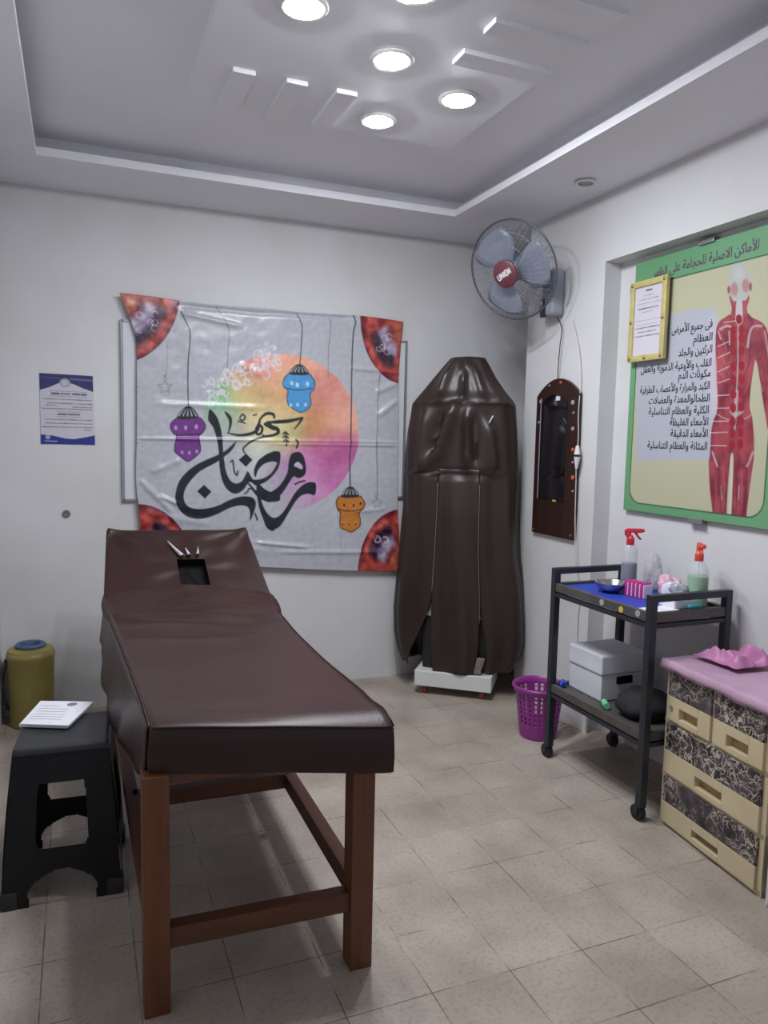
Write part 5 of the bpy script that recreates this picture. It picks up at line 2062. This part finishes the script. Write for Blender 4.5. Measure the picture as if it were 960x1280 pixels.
m = blob((2.385, 2.515, ZT + 0.050), 0.050, (.9, 1.1, 1.0), 4.2, .5)
tag(m.build('pink_bag', 'pink_bag', smooth=180), 'crumpled pale pink plastic bag behind the magenta cups', 'bag')
m = blob((2.39, 2.625, ZT + 0.085), 0.050, (.8, .8, 1.8), 8.1, .45)
tag(m.build('clear_bag', 'clear_bag', smooth=180), 'crumpled clear plastic bag standing behind the blue spray bottle', 'bag')
m = blob((2.305, 2.372, ZT + 0.044 + 0.022), 0.030, (1.2, 1.1, .8), 2.4, .5)
tag(m.build('foil_wrap', 'silver_print', smooth=180), 'small crumpled silver foil packet beside the green spray bottle', 'foil')
m = MB()
m.tube([(2.27, 2.279, ZT + .012), (2.33, 2.276, ZT + .012), (2.335, 2.278, ZT + .012)], 0.010, 10)
tag(m.build('teal_tube', 'teal_plastic', smooth=180), 'teal tube lying along the right edge of the cart top', 'tube')

# lower shelf
ZL_ = 0.352 - 0.003 + 0.0005
fb_ = thing('foam_box', 'white foam box with lid on the lower shelf of the cart', 'box', (2.27, 2.73, ZL_))
m = MB()
m.box((2.265, 2.745, ZL_ + 0.060), (0.25, 0.235, 0.118), bev=0.006)
m.build('box_body', 'foam', fb_)
m = MB()
m.box((2.265, 2.745, ZL_ + 0.165), (0.262, 0.247, 0.088), bev=0.008)
m.build('lid', 'foam', fb_)
m = MB()
m.box((2.265, 2.6245, ZL_ + 0.092), (0.085, 0.012, 0.034), bev=0.003)
m.build('grip_slot', 'hole_black', fb_)
m = blob((2.225, 2.435, ZL_ + 0.052), 0.085, (1.5, 1.35, .76), 3.3, .2)
tag(m.build('black_bag', 'dark_fabric', smooth=180), 'black cloth bag slumped on the lower shelf of the cart', 'bag')
m = MB()
m.cyl((2.125, 2.585, ZL_ + .018), (2.10, 2.535, ZL_ + .018), 0.014, n=16)
tag(m.build('mint_tube', 'mint_plastic', smooth=40), 'short mint green tube in front of the black bag', 'tube')
m = MB()
m = blob((2.102, 2.852, ZL_ + 0.018), 0.022, (.8, .8, .9), 5.5, .5)
tag(m.build('wrapper', 'blue_liner'), 'small blue wrapper at the left end of the lower cart shelf', 'cap')

# ================================================================== DRAWER CHEST
a0 = np.array([2.135, 2.226, 0])
a1_ = np.array([2.083, 1.698, 0])
cd = (a1_ - a0)
CW = np.linalg.norm(cd)
cd /= CW
cn_ = np.array([-cd[1], cd[0], 0])            # away from the front, towards the wall
if cn_[0] < 0:
    cn_ = -cn_
chest = thing('drawer_chest', 'cream plastic drawer chest with dark marbled drawer fronts under the poster', 'drawers', tuple((a0 + a1_) / 2 + cn_ * .17))
Rc = Matrix((Vector(cd), Vector(cn_), Vector((0, 0, 1)))).transposed()
CD, CH = 0.335, 0.662


def CP(s, n, z):
    return a0 + cd * s + cn_ * n + np.array([0, 0, z])


m = MB()
# carcass: sides, back, decks
m.box(CP(0.012, CD / 2, CH / 2), (0.024, CD, CH), rot=Rc, bev=0.004)
m.box(CP(CW - 0.012, CD / 2, CH / 2), (0.024, CD, CH), rot=Rc, bev=0.004)
m.box(CP(CW / 2, CD - 0.006, CH / 2), (CW, 0.012, CH), rot=Rc)
m.box(CP(CW / 2, CD / 2, CH - 0.012), (CW, CD, 0.024), rot=Rc, bev=0.004)
for z in (0.012, 0.208, 0.425):
    m.box(CP(CW / 2, CD / 2, z), (CW, CD, 0.018), rot=Rc)
m.box(CP(CW / 2, CD / 2, 0.535), (0.02, CD, 0.22), rot=Rc)
m.build('carcass', 'cream_plastic', chest)
for (s0, s1, z0, z1) in ((0.022, CW / 2 - 0.008, 0.432, 0.640), (CW / 2 + 0.008, CW - 0.022, 0.432, 0.640), (0.022, CW - 0.022, 0.216, 0.418), (0.022, CW - 0.022, 0.016, 0.200)):
    zm = z0 + (z1 - z0) * 0.46
    sc_ = (s0 + s1) / 2
    wd = s1 - s0
    m = MB()
    hw = min(0.070, wd * .22)
    zc0, zc1 = z0 + 0.018, zm - 0.034
    # beige lower half around a scooped grip
    m.box(CP((s0 + sc_ - hw) / 2, 0.006, (z0 + zm) / 2), (sc_ - hw - s0, 0.034, zm - z0), rot=Rc, bev=0.003)
    m.box(CP((s1 + sc_ + hw) / 2, 0.006, (z0 + zm) / 2), (s1 - sc_ - hw, 0.034, zm - z0), rot=Rc, bev=0.003)
    m.box(CP(sc_, 0.006, (zc1 + zm) / 2), (2 * hw, 0.034, zm - zc1), rot=Rc)
    m.box(CP(sc_, 0.006, (z0 + zc0) / 2), (2 * hw, 0.034, zc0 - z0), rot=Rc)
    m.box(CP(sc_, 0.040, (zm + z1) / 2 - (z1 - z0) * .25), (wd, 0.012, z1 - z0), rot=Rc)
    dr = m.build('drawer', 'cream_plastic', chest)
    m = MB()
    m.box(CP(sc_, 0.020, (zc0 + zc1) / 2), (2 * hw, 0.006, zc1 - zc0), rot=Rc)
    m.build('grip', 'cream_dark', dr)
    m = MB()
    m.box(CP(sc_, 0.000, (zm + z1) / 2), (wd, 0.022, z1 - zm), rot=Rc, bev=0.003)
    m.build('marbled_panel', 'marble_print', dr)
p = CP(0.045, -0.011, 0.482)
m = MB()
m.cyl(tuple(p), tuple(p - cn_ * 0.003), 0.010, n=14)
m.build('sticker', 'green_dot', chest)

# pink sheet over the chest
m = MB()
m.slab(lambda u, v: CP(-0.012 + (CW + 0.024) * u, -0.022 + (CD + 0.03) * v, CH + 0.005 + 0.0025 * mnoise.noise(Vector((u * 6, v * 5, 0)))), 50, 34,
       [(0.004, 0.006), (0.020, 0.009), (0.036, 0.008, lambda k, b: 0.003 * math.sin(b.y * 30) + 0.002 * math.sin(b.y * 71)), ], close=False)
tag(m.build('pink_sheet', 'pink_cover', smooth=180, solid=0.002), 'pale pink plastic sheet draped over the drawer chest', 'sheet')
# crumpled pink cloth
m = MB()
rows = []
for i in range(46):
    row = []
    for j in range(40):
        u, v = i / 45, j / 39
        e = min(1, 5 * min(u, 1 - u)) * min(1, 5 * min(v, 1 - v))
        h = 0.012 + e * (0.055 * abs(mnoise.noise(Vector((u * 3.2, v * 3.6, 1.7)))) + 0.040 * (1 - abs(mnoise.noise(Vector((u * 2.3 + 4, v * 2.6, 5.1)))) * 2.2) * (0.35 + .65 * u))
        h = max(h, 0.006)
        row.append(CP(0.03 + 0.20 * u + 0.02 * mnoise.noise(Vector((v * 4, 2, u))), 0.085 + 0.20 * v + 0.03 * u + 0.02 * mnoise.noise(Vector((u * 4, 7, v))), CH + 0.012 + h))
    rows.append(row)
m.grid(rows)
tag(m.build('pink_cloth', 'pink_cloth', smooth=180, solid=0.003), 'crumpled deeper pink cloth lying on the sheet over the chest', 'cloth')

# edge of a blue box standing in front of the chest's right end
bx0, bx1, by0, by1 = 2.062, 2.28, 1.44, 1.652
bb = thing('blue_box', 'dark blue box with white edging at the right end of the chest', 'box', ((bx0 + bx1) / 2, (by0 + by1) / 2, 0))
m = MB()
m.box(((bx0 + bx1) / 2, (by0 + by1) / 2, 0.11), (bx1 - bx0 - .008, by1 - by0 - .008, 0.20), bev=0.004)
m.build('box_body', 'blue_box', bb)
m = MB()
for x in (bx0, bx1):
    for y in (by0, by1):
        m.box((x, y, 0.105), (0.012, 0.012, 0.21), bev=0.002)
for z in (0.008, 0.208):
    for y in (by0, by1):
        m.bar((bx0, y, z), (bx1, y, z), 0.012, 0.012)
    for x in (bx0, bx1):
        m.bar((x, by0, z), (x, by1, z), 0.012, 0.012)
m.build('edging', 'white_plastic', bb)

for o in list(bpy.data.objects):
    if o.name.startswith('lettering_tmp'):
        bpy.data.objects.remove(o)
